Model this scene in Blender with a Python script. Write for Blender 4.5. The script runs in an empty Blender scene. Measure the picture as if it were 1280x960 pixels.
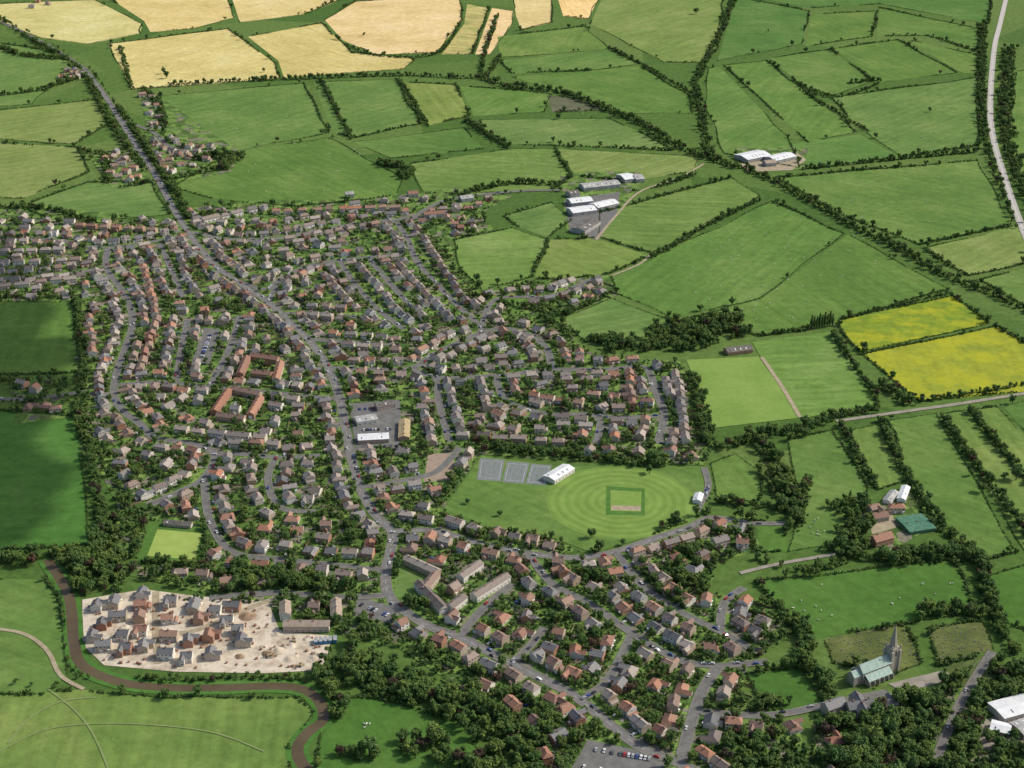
import bpy, bmesh, math, random
import numpy as np
from mathutils import Vector, Matrix
random.seed(11); R=random.random; U=random.uniform
sc=bpy.context.scene
# ---------------- survey rectification: oblique survey grid -> metres on the ground -------------
H=640.0; PITCH=math.radians(25.5); F=1900.0
cp,sp=math.cos(PITCH),math.sin(PITCH)
def G(u,v):
    a=u-640.0; b=480.0-v
    dx=a; dy=b*sp+F*cp; dz=b*cp-F*sp
    t=H/-dz
    return (dx*t,dy*t)
# ---------------- world / light / camera -----------------
EL=math.radians(41); sx,sy=0.965,0.26
n=math.hypot(sx,sy); sx/=n; sy/=n
S=Vector((sx*math.cos(EL),sy*math.cos(EL),math.sin(EL)))
w=bpy.data.worlds.new("World"); sc.world=w; w.use_nodes=True
nt=w.node_tree; bg=nt.nodes['Background']
sky=nt.nodes.new('ShaderNodeTexSky'); sky.sky_type='NISHITA'; sky.sun_disc=False
sky.sun_elevation=EL; sky.sun_rotation=math.atan2(sx,sy); sky.dust_density=3.0
nt.links.new(sky.outputs[0],bg.inputs[0]); bg.inputs[1].default_value=0.15
sl=bpy.data.lights.new("sun",'SUN'); sl.energy=3.7; sl.angle=math.radians(0.5); sl.color=(1,0.95,0.84)
so=bpy.data.objects.new("sun",sl); sc.collection.objects.link(so)
so.rotation_euler=S.to_track_quat('Z','Y').to_euler(); so.location=(500,500,900)
cam=bpy.data.cameras.new("camera"); co=bpy.data.objects.new("camera",cam); sc.collection.objects.link(co)
cam.sensor_width=36; cam.lens=F/1280*36; cam.clip_start=1; cam.clip_end=60000
co.location=(0,0,H); co.rotation_euler=(math.pi/2-PITCH,0,0); sc.camera=co
sc.view_settings.view_transform='Standard'; sc.view_settings.look='None'; sc.view_settings.exposure=0
# ---------------- material helpers -----------------
class M:
    def __init__(s,name,rough=0.85,spec=0.2):
        s.m=bpy.data.materials.new(name); s.m.use_nodes=True; s.t=s.m.node_tree
        s.b=s.t.nodes['Principled BSDF']; s.b.inputs['Roughness'].default_value=rough
        s.b.inputs['Specular IOR Level'].default_value=spec
        s.co=s.N('ShaderNodeTexCoord').outputs['Object']
    def N(s,k,**kw):
        n=s.t.nodes.new(k)
        for a,b in kw.items(): setattr(n,a,b)
        return n
    def L(s,a,b): s.t.links.new(a,b)
    def noise(s,scale,detail=3,rough=0.55,vec=None):
        n=s.N('ShaderNodeTexNoise'); n.inputs['Scale'].default_value=scale
        n.inputs['Detail'].default_value=detail; n.inputs['Roughness'].default_value=rough
        s.L(vec or s.co,n.inputs['Vector']); return n.outputs['Fac']
    def ramp(s,fac,stops,interp='LINEAR'):
        r=s.N('ShaderNodeValToRGB'); r.color_ramp.interpolation=interp
        e=r.color_ramp.elements
        while len(e)<len(stops): e.new(0.5)
        for i,(p,c) in enumerate(stops): e[i].position=p; e[i].color=(*c,1)
        s.L(fac,r.inputs[0]); return r.outputs[0]
    def mix(s,fac,a,b,mode='MIX'):
        m=s.N('ShaderNodeMix',data_type='RGBA',blend_type=mode)
        for inp,v in ((m.inputs[0],fac),(m.inputs[6],a),(m.inputs[7],b)):
            if isinstance(v,(int,float)): inp.default_value=v
            elif isinstance(v,tuple): inp.default_value=(*v,1)
            else: s.L(v,inp)
        return m.outputs[2]
    def math(s,op,a,b=0.0,c=0.0):
        m=s.N('ShaderNodeMath',operation=op)
        for i,v in enumerate((a,b,c)):
            if isinstance(v,(int,float)): m.inputs[i].default_value=v
            else: s.L(v,m.inputs[i])
        return m.outputs[0]
    def rnd(s): return s.N('ShaderNodeObjectInfo').outputs['Random']
    def out(s,c): s.L(c,s.b.inputs['Base Color']); return s.m
g=lambda v:(v,v,v)
def simple(name,c1,c2,scale=0.5,rough=0.85,spec=0.2):
    m=M(name,rough,spec); return m.out(m.ramp(m.noise(scale,2),[(0.35,c1),(0.65,c2)]))
def field_mat(name,c1,c2,c3,stripe=0.05,sc_=0.35,blotch=None):
    m=M(name,0.95,0.05)
    big=m.noise(0.009,7,0.72); fine=m.noise(0.10,6,0.8)
    c=m.ramp(big,[(0.33,c1),(0.5,c2),(0.67,c3)])
    r=m.rnd()
    vr=m.N('ShaderNodeVectorRotate',rotation_type='Z_AXIS'); m.L(m.co,vr.inputs['Vector']); m.L(m.math('MULTIPLY',r,3.1),vr.inputs['Angle'])
    # long uneven streaks from grazing strips / drainage, direction differs per field
    mp=m.N('ShaderNodeMapping'); mp.inputs['Scale'].default_value=(0.010,0.12*sc_/0.35,1); m.L(vr.outputs[0],mp.inputs['Vector'])
    st=m.ramp(m.noise(1.0,3,0.6,mp.outputs[0]),[(0.3,g(1-stripe*2.2)),(0.7,g(1+stripe*1.8))])
    c=m.mix(1.0,c,st,'MULTIPLY')
    c=m.mix(1.0,c,m.ramp(fine,[(0.28,g(0.70)),(0.5,g(0.98)),(0.72,g(1.22))]),'MULTIPLY')
    c=m.mix(1.0,c,m.ramp(r,[(0.0,(0.78,0.86,0.9)),(0.18,(1.06,0.98,1.05)),(0.36,(0.88,0.9,0.85)),(0.5,(1.35,1.1,1.2)),(0.66,(0.95,0.97,0.95)),(0.82,(1.2,1.03,1.3)),(1.0,(0.82,0.98,0.9))]),'MULTIPLY')
    if blotch:
        c=m.mix(m.ramp(m.noise(0.03,6,0.75),[(0.44,g(0)),(0.62,g(0.85))]),c,blotch)
    return m.out(c)
MF={
 'g':field_mat('pasture_grass',(0.082,0.165,0.036),(0.108,0.197,0.044),(0.155,0.235,0.062),0.07),
 'l':field_mat('light_meadow_grass',(0.125,0.20,0.046),(0.158,0.235,0.055),(0.21,0.27,0.08),0.08),
 'd':field_mat('dark_meadow_grass',(0.062,0.142,0.028),(0.078,0.168,0.034),(0.105,0.195,0.045)),
 'y':field_mat('cut_hay',(0.46,0.385,0.14),(0.56,0.475,0.185),(0.62,0.54,0.25),0.09,1.2),
 'h':field_mat('half_cut_hay',(0.22,0.28,0.07),(0.46,0.41,0.15),(0.2,0.27,0.06),0.2,0.6),
 'b':field_mat('buttercup_meadow',(0.15,0.235,0.03),(0.19,0.26,0.03),(0.23,0.29,0.03),0.05,0.3,(0.36,0.36,0.025)),
 'o':field_mat('rough_grass',(0.13,0.15,0.05),(0.12,0.155,0.045),(0.17,0.18,0.07),0.08,0.3,(0.07,0.095,0.03)),
 'n':field_mat('bare_soil',(0.12,0.12,0.07),(0.14,0.14,0.08),(0.11,0.14,0.06),0.1),
}
m=M('countryside_ground',0.95,0.05)
vo=m.N('ShaderNodeTexVoronoi'); vo.inputs['Scale'].default_value=0.004; m.L(m.co,vo.inputs['Vector'])
sep=m.N('ShaderNodeSeparateColor'); m.L(vo.outputs['Color'],sep.inputs[0])
c=m.ramp(sep.outputs[0],[(0,(0.07,0.135,0.03)),(0.5,(0.10,0.17,0.04)),(1,(0.125,0.19,0.05))])
c=m.mix(1.0,c,m.ramp(m.noise(0.12,5,0.75),[(0.3,g(0.6)),(0.7,g(1.15))]),'MULTIPLY')
M_ground=m.out(c)
m=M('garden_plots',0.95,0.05)
vo=m.N('ShaderNodeTexVoronoi'); vo.distance='CHEBYCHEV'; vo.inputs['Scale'].default_value=0.11; m.L(m.co,vo.inputs['Vector'])
sep=m.N('ShaderNodeSeparateColor'); m.L(vo.outputs['Color'],sep.inputs[0])
c=m.ramp(sep.outputs[0],[(0,(0.06,0.11,0.028)),(0.2,(0.09,0.16,0.038)),(0.42,(0.14,0.225,0.055)),(0.66,(0.175,0.265,0.065)),(0.82,(0.10,0.13,0.045)),(0.88,(0.21,0.185,0.14)),(0.96,(0.14,0.13,0.11))],'CONSTANT')
c=m.mix(m.ramp(m.noise(0.25,5,0.75),[(0.5,g(0)),(0.6,g(0.85))]),c,(0.055,0.10,0.026))
M_garden=m.out(c)
M_road=simple('asphalt',(0.12,0.117,0.11),(0.165,0.16,0.15),0.15)
M_main=simple('main_road_asphalt',(0.14,0.136,0.128),(0.185,0.178,0.166),0.15)
M_lane=simple('pale_lane',(0.22,0.2,0.16),(0.30,0.27,0.22),0.15)
M_pave=simple('pavement',(0.15,0.145,0.125),(0.19,0.18,0.155),0.3)
M_line=simple('road_paint',(0.6,0.6,0.58),(0.8,0.8,0.78),1)
M_track=simple('dirt_track',(0.28,0.23,0.15),(0.36,0.31,0.21),0.2)
M_path=simple('worn_grass_path',(0.16,0.22,0.07),(0.21,0.25,0.10),0.2)
M_rail=simple('pale_ballast',(0.40,0.39,0.35),(0.5,0.48,0.44),0.3)
m=M('building_site_sand',0.95,0.05)
c=m.ramp(m.noise(0.07,7,0.75),[(0.3,(0.22,0.17,0.12)),(0.42,(0.42,0.35,0.26)),(0.58,(0.6,0.53,0.42)),(0.72,(0.36,0.28,0.2))])
M_sand=m.out(c)
m=M('muddy_water',0.35,0.25); M_water=m.out(m.ramp(m.noise(0.04,3),[(0.3,(0.075,0.055,0.028)),(0.7,(0.115,0.085,0.045))]))
M_court=simple('tennis_court',(0.15,0.17,0.16),(0.19,0.21,0.20),0.3)
M_redc=simple('tarmac_playground',(0.27,0.2,0.15),(0.32,0.25,0.19),0.2)
M_bowl=simple('bowling_green_turf',(0.25,0.33,0.07),(0.29,0.37,0.09),0.1)
M_driv=simple('driveway_paving',(0.14,0.13,0.12),(0.32,0.28,0.24),0.06)
M_fence=simple('timber_fence',(0.16,0.11,0.07),(0.24,0.18,0.12),0.5)
M_earth=simple('heaped_earth',(0.2,0.13,0.08),(0.36,0.27,0.18),0.5)
M_steel=simple('site_steel',(0.25,0.26,0.27),(0.4,0.4,0.4),0.5,0.5)
M_blue=simple('blue_paint',(0.05,0.2,0.38),(0.08,0.28,0.5),0.5,0.5)
def ring_mat():
    m=M('cricket_outfield',0.95,0.05)
    mp=m.N('ShaderNodeMapping'); mp.inputs['Scale'].default_value=(1/rx,1/ryv,0); m.L(m.co,mp.inputs['Vector'])
    vl=m.N('ShaderNodeVectorMath',operation='LENGTH'); m.L(mp.outputs[0],vl.inputs[0])
    wob=m.math('ADD',vl.outputs['Value'],m.math('MULTIPLY',m.noise(0.03,2),0.06))
    s_=m.math('SINE',m.math('MULTIPLY',wob,48.0))
    c=m.ramp(m.math('MULTIPLY_ADD',s_,0.5,0.5),[(0.3,(0.15,0.24,0.052)),(0.7,(0.18,0.272,0.063))])
    c=m.mix(1.0,c,m.ramp(m.noise(0.05,5,0.7),[(0.3,g(0.8)),(0.7,g(1.14))]),'MULTIPLY')
    return m.out(c)
m=M('pitch_turf',0.95,0.05)
c=m.ramp(m.noise(0.02,5,0.65),[(0.35,(0.16,0.255,0.055)),(0.65,(0.205,0.30,0.072))])
c=m.mix(1.0,c,m.ramp(m.noise(0.2,4,0.7),[(0.3,g(0.88)),(0.7,g(1.08))]),'MULTIPLY'); M_turf=m.out(c)
def randramp(name,stops,rough=0.85,ns=1.0,amt=0.25,spec=0.2):
    m=M(name,rough,spec); c=m.ramp(m.rnd(),stops,'LINEAR')
    return m.out(m.mix(1.0,c,m.ramp(m.noise(ns,3,0.7),[(0.3,g(1-amt)),(0.7,g(1+amt*0.5))]),'MULTIPLY'))
W_rend=randramp('render_wall',[(0,(0.62,0.58,0.5)),(0.3,(0.72,0.68,0.6)),(0.5,(0.5,0.42,0.32)),(0.75,(0.42,0.32,0.24)),(1,(0.7,0.69,0.66))])
W_brick=randramp('brick_wall',[(0,(0.34,0.17,0.11)),(0.4,(0.42,0.24,0.16)),(0.7,(0.45,0.36,0.26)),(1,(0.5,0.44,0.35))])
W_stone=randramp('stone_wall',[(0,(0.32,0.29,0.24)),(1,(0.42,0.38,0.31))])
R_conc=randramp('concrete_tile_roof',[(0,(0.14,0.12,0.11)),(0.15,(0.27,0.22,0.185)),(0.3,(0.19,0.17,0.16)),(0.45,(0.34,0.285,0.245)),(0.6,(0.24,0.175,0.14)),(0.75,(0.40,0.35,0.30)),(0.9,(0.16,0.145,0.14)),(1,(0.28,0.255,0.235))],0.8)
R_red=randramp('clay_tile_roof',[(0,(0.30,0.145,0.095)),(0.2,(0.22,0.14,0.11)),(0.4,(0.36,0.19,0.125)),(0.6,(0.20,0.145,0.12)),(0.8,(0.32,0.21,0.155)),(1,(0.38,0.175,0.105))],0.8)
R_slate=randramp('slate_roof',[(0,(0.12,0.12,0.125)),(0.5,(0.22,0.215,0.21)),(1,(0.15,0.145,0.145))],0.6)
R_white=simple('white_sheet_roof',(0.60,0.61,0.62),(0.72,0.72,0.71),0.15,0.5)
R_grey=simple('fibre_cement_roof',(0.28,0.28,0.27),(0.42,0.41,0.39),0.15,0.8)
R_dark=simple('dark_sheet_roof',(0.11,0.10,0.09),(0.17,0.15,0.13),0.2,0.7)
R_ochre=simple('ochre_roof',(0.34,0.26,0.14),(0.42,0.33,0.19),0.3,0.8)
R_lead=simple('weathered_copper_roof',(0.25,0.36,0.31),(0.36,0.44,0.38),0.5,0.7)
R_tan=simple('tan_roof',(0.28,0.22,0.17),(0.36,0.29,0.23),0.3,0.8)
M_glass=simple('window_glass',(0.03,0.04,0.05),(0.05,0.06,0.07),0.5,0.1,0.6)
M_trim=simple('white_trim',(0.72,0.72,0.7),(0.8,0.8,0.78),1,0.5)
M_chim=simple('chimney_brick',(0.28,0.15,0.1),(0.34,0.2,0.14),1)
M_gh=simple('green_netting',(0.05,0.14,0.09),(0.09,0.2,0.13),0.4)
def leafmat(name,c1,c2,c3):
    m=M(name,0.85,0.1); gi=m.N('ShaderNodeNewGeometry')
    c=m.ramp(gi.outputs['Random Per Island'],[(0,c1),(0.5,c2),(1,c3)])
    c=m.mix(1.0,c,m.ramp(m.rnd(),[(0,(0.65,0.78,0.85)),(0.2,(1.0,1.02,1)),(0.4,(1.3,1.15,1.0)),(0.6,(0.8,0.92,0.95)),(0.8,(1.6,1.35,1.15)),(0.92,(1.1,1.15,1.3)),(1,(0.9,1.0,0.9))]),'MULTIPLY')
    return m.out(c)
L_a=leafmat('broadleaf_foliage',(0.055,0.098,0.028),(0.088,0.150,0.038),(0.135,0.205,0.056))
L_b=leafmat('hedge_foliage',(0.042,0.08,0.024),(0.062,0.115,0.031),(0.10,0.16,0.045))
L_c=leafmat('copper_foliage',(0.05,0.03,0.026),(0.075,0.044,0.036),(0.10,0.06,0.045))
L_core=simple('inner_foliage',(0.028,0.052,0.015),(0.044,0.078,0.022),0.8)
M_bark=simple('bark',(0.09,0.07,0.05),(0.14,0.11,0.08),2)
# ---------------- mesh builder -----------------
class MB:
    def __init__(s): s.v=[];s.f=[];s.m=[]
    def face(s,pts,mi):
        b=len(s.v); s.v.extend(pts); s.f.append(tuple(range(b,b+len(pts)))); s.m.append(mi)
    def box(s,x0,x1,y0,y1,z0,z1,mi,top=True,bottom=False):
        p=[(x0,y0,z0),(x1,y0,z0),(x1,y1,z0),(x0,y1,z0),(x0,y0,z1),(x1,y0,z1),(x1,y1,z1),(x0,y1,z1)]
        b=len(s.v); s.v+=p
        fs=[(0,1,5,4),(1,2,6,5),(2,3,7,6),(3,0,4,7)]
        if top: fs.append((4,5,6,7))
        if bottom: fs.append((3,2,1,0))
        for f in fs: s.f.append(tuple(b+i for i in f)); s.m.append(mi)
    def prism(s,cx,cy,w,d,z0,z1,axis,wall,roof,o=0.35,hip=0.0):
        hw,hd=w/2+o,d/2+o
        def P(a,b,z): return (cx+a,cy+b,z) if axis=='x' else (cx-b,cy+a,z)
        A,B,C,D=P(-hw,-hd,z0),P(hw,-hd,z0),P(hw,hd,z0),P(-hw,hd,z0)
        E,Fp=P(-hw+hip,0,z1),P(hw-hip,0,z1)
        s.face([A,B,Fp,E],roof); s.face([C,D,E,Fp],roof)
        s.face([D,A,E],roof if hip else wall); s.face([B,C,Fp],roof if hip else wall)
        s.face([D,C,B,A],roof)
        if axis=='x': s.box(cx-hw+hip,cx+hw-hip,cy-.12,cy+.12,z1-.1,z1+.08,roof)
        else: s.box(cx-.12,cx+.12,cy-hw+hip,cy+hw-hip,z1-.1,z1+.08,roof)
    def mesh(s,name,mats):
        me=bpy.data.meshes.new(name); me.from_pydata(s.v,[],s.f)
        for mm in mats: me.materials.append(mm)
        me.polygons.foreach_set('material_index',s.m); me.update(); return me
def link(name,me,loc=(0,0,0),rz=0,s=1):
    o=bpy.data.objects.new(name,me); sc.collection.objects.link(o); o.location=loc; o.rotation_euler=(0,0,rz)
    o.scale=(s,s,s) if not isinstance(s,tuple) else s
    return o
def window(mb,x,y,z,side,w=1.5,h=1.2):
    s=side
    mb.box(x-w/2,x+w/2,min(y,y+s*.06),max(y,y+s*.06),z-h/2,z+h/2,3,True,True)
    mb.box(x-w/2+.12,x+w/2-.12,min(y,y+s*.09),max(y,y+s*.09),z-h/2+.12,z+h/2-.12,2,True,True)
def house_mesh(name,wm,rm,units,uw,d,storeys,rise,hip=0,ext=0,wing=0,chim=True,garage=False):
    mb=MB(); w=units*uw; ez=0.3+2.4*storeys
    mb.box(-w/2,w/2,-d/2,d/2,0,ez,0,False)
    mb.prism(0,0,w,d,ez,ez+rise,'x',0,1,0.35,hip)
    for u in range(units):
        cx=-w/2+uw*(u+.5)
        for st in range(storeys):
            z=1.6+2.5*st
            for side in(-1,1):
                for k in(-.26,.26):
                    if st==0 and side==-1 and k<0:
                        mb.box(cx+k*uw-.5,cx+k*uw+.5,-d/2-.08,-d/2,0.0,2.2,3); continue
                    window(mb,cx+k*uw,side*d/2,z,side,min(1.7,uw*.3))
        mb.box(cx-.26*uw-.9,cx-.26*uw+.9,-d/2-1.0,-d/2-.09,2.3,2.5,3,True,True)
        if ext and (u%2==0 or units==1):
            mb.box(cx-1.6,cx+1.6,d/2+.005,d/2+ext,0,2.5,0,False); mb.prism(cx,d/2+ext/2,ext,3.2,2.5,3.6,'y',0,1,0.2)
        if chim and (u%2==0):
            xx=cx+uw*.45 if units>1 else w*.36
            mb.box(xx-.45,xx+.45,-.45,.45,ez+rise*.4,ez+rise+1.0,4); mb.box(xx-.2,xx+.2,-.2,.2,ez+rise+1.0,ez+rise+1.4,4)
    if wing:
        wx=-w/2+wing/2
        mb.box(wx-wing/2+.05,wx+wing/2,-d/2-3.2,-d/2-.005,0,ez-.02,0,False)
        mb.prism(wx,-d/2-1.0,3.2+1.2+2.4,wing,ez-.02,ez+rise*.72,'y',0,1,0.3)
        window(mb,wx,-d/2-3.2,1.6,-1,2.0)
        if storeys>1: window(mb,wx,-d/2-3.2,4.1,-1,2.0)
    if garage:
        mb.box(w/2+.005,w/2+3.2,-d/2+.4,d/2-1,0,2.3,0,False); mb.prism(w/2+1.6,-.3,d-1.4,3.2,2.3,3.5,'y',0,1,0.15)
        mb.box(w/2+.5,w/2+2.8,-d/2+.32,-d/2+.4,0,2.05,3)
    mb.box(w/2,w/2+.06,-.5,.5,1.1 if not garage else 3.9,2.1 if not garage else 4.7,2,True,True)
    return mb.mesh(name,[wm,rm,M_glass,M_trim,M_chim])
protos={}
for rn,rm in(('c',R_conc),('r',R_red),('s',R_slate)):
    for wn,wm in(('r',W_rend),('b',W_brick)):
        k=rn+wn
        protos[k]=[('semi_detached_house',house_mesh('semi',wm,rm,2,6.1,7.9,2,2.5,0,3),12.8,8.4),
          ('semi_detached_house',house_mesh('semi2',wm,rm,2,6.0,7.6,2,2.3,2.8,0),12.6,8),
          ('detached_house',house_mesh('det',wm,rm,1,9.2,7.6,2,2.6,0,3,4,True,False),9.8,8.6),
          ('detached_house',house_mesh('det2',wm,rm,1,8.4,8.2,2,2.9,0,0,0,True,True),11.6,8.8),
          ('bungalow',house_mesh('bung',wm,rm,1,11.6,8.4,1,2.8,3,0,4.4),12.2,9.2),
          ('bungalow',house_mesh('bung2',wm,rm,1,10.2,9.2,1,3.2,0,3,0),10.8,9.8)]
        protos[k+'t']=[('terraced_houses',house_mesh('terr',wm,rm,4,5.3,7.8,2,2.6,0,2.5),21.6,8.2),('terraced_houses',house_mesh('terr3',wm,rm,3,5.2,7.4,2,2.4,0,0),16,7.8)]
# ---------------- occupancy grid -----------------
RES=1.5; X0,Y0=-1150.,650.; NX,NY=1540,1800
road=np.zeros((NY,NX),bool); block=np.zeros((NY,NX),bool); house=np.zeros((NY,NX),bool); vill=np.zeros((NY,NX),bool)
def cell(x,y): return int((y-Y0)/RES),int((x-X0)/RES)
def get(A,x,y):
    i,j=cell(x,y)
    return bool(A[i,j]) if 0<=i<NY and 0<=j<NX else True
def onmap(x,y): return X0<x<X0+NX*RES and Y0<y<Y0+NY*RES
def rast(A,poly):
    P=np.array(poly); i0,j0=cell(*P.min(0)); i1,j1=cell(*P.max(0))
    i0=max(i0,0);j0=max(j0,0);i1=min(i1+1,NY-1);j1=min(j1+1,NX-1)
    if i1<=i0 or j1<=j0: return
    ys=(np.arange(i0,i1)+.5)*RES+Y0; xs=(np.arange(j0,j1)+.5)*RES+X0
    XX,YY=np.meshgrid(xs,ys); ins=np.zeros(XX.shape,bool); k=len(P)
    for a in range(k):
        x1,y1=P[a];x2,y2=P[(a+1)%k]
        if y1==y2: continue
        c=((y1>YY)!=(y2>YY))&(XX<(x2-x1)*(YY-y1)/(y2-y1)+x1); ins^=c
    A[i0:i1,j0:j1]|=ins
def inpoly(x,y,P):
    ins=False;k=len(P)
    for a in range(k):
        x1,y1=P[a];x2,y2=P[(a+1)%k]
        if (y1>y)!=(y2>y) and x<(x2-x1)*(y-y1)/(y2-y1)+x1: ins=not ins
    return ins
def smooth(pts,step=6.0):
    P=[Vector(p) for p in pts]; out=[]; k=len(P)
    for i in range(k-1):
        p1,p2=P[i],P[i+1]
        p0=P[i-1] if i>0 else p1; p3=P[i+2] if i+2<k else p2
        nn=max(2,int((p2-p1).length/step))
        for j in range(nn):
            t=j/nn; out.append(0.5*((2*p1)+(p2-p0)*t+(2*p0-5*p1+4*p2-p3)*t*t+(3*p1-p0-3*p2+p3)*t**3))
    out.append(P[-1])
    return out
def px(L): return [G(*p) for p in L]
def sheet(name,poly,z,mat,origin=None):
    ox,oy=origin or (0,0)
    bm=bmesh.new(); vs=[bm.verts.new((p[0]-ox,p[1]-oy,0)) for p in poly]
    f=bm.faces.new(vs); f.normal_update()
    if f.normal.z<0: f.normal_flip()
    bmesh.ops.triangulate(bm,faces=bm.faces[:])
    me=bpy.data.meshes.new(name); bm.to_mesh(me); bm.free(); me.materials.append(mat)
    return link(name,me,(ox,oy,z))
def offs(P,d):
    out=[]
    for i,p in enumerate(P):
        t=(P[min(i+1,len(P)-1)]-P[max(i-1,0)]).normalized(); out.append((p.x-t.y*d,p.y+t.x*d))
    return out
def ribbon(name,P,w,z,mat,a=None,b=None,skip=None,h=0):
    a=-w/2 if a is None else a; b=w/2 if b is None else b
    A,B=offs(P,a),offs(P,b); mb=MB()
    for i in range(len(P)-1):
        if skip and skip(i): continue
        mb.face([(*A[i],z),(*A[i+1],z),(*B[i+1],z),(*B[i],z)],0)
        if h:
            mb.face([(*B[i],z),(*B[i+1],z),(*B[i+1],z-h),(*B[i],z-h)],0); mb.face([(*A[i+1],z),(*A[i],z),(*A[i],z-h),(*A[i+1],z-h)],0)
    if not mb.f: return None
    return link(name,mb.mesh(name,[mat]))
# ---------------- ground -----------------
bm=bmesh.new()
vs=[bm.verts.new(p) for p in((-30000,-8000,0),(30000,-8000,0),(30000,45000,0),(-30000,45000,0))]; bm.faces.new(vs)
me=bpy.data.meshes.new('ground'); bm.to_mesh(me); bm.free(); me.materials.append(M_ground); link('ground',me)
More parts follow.
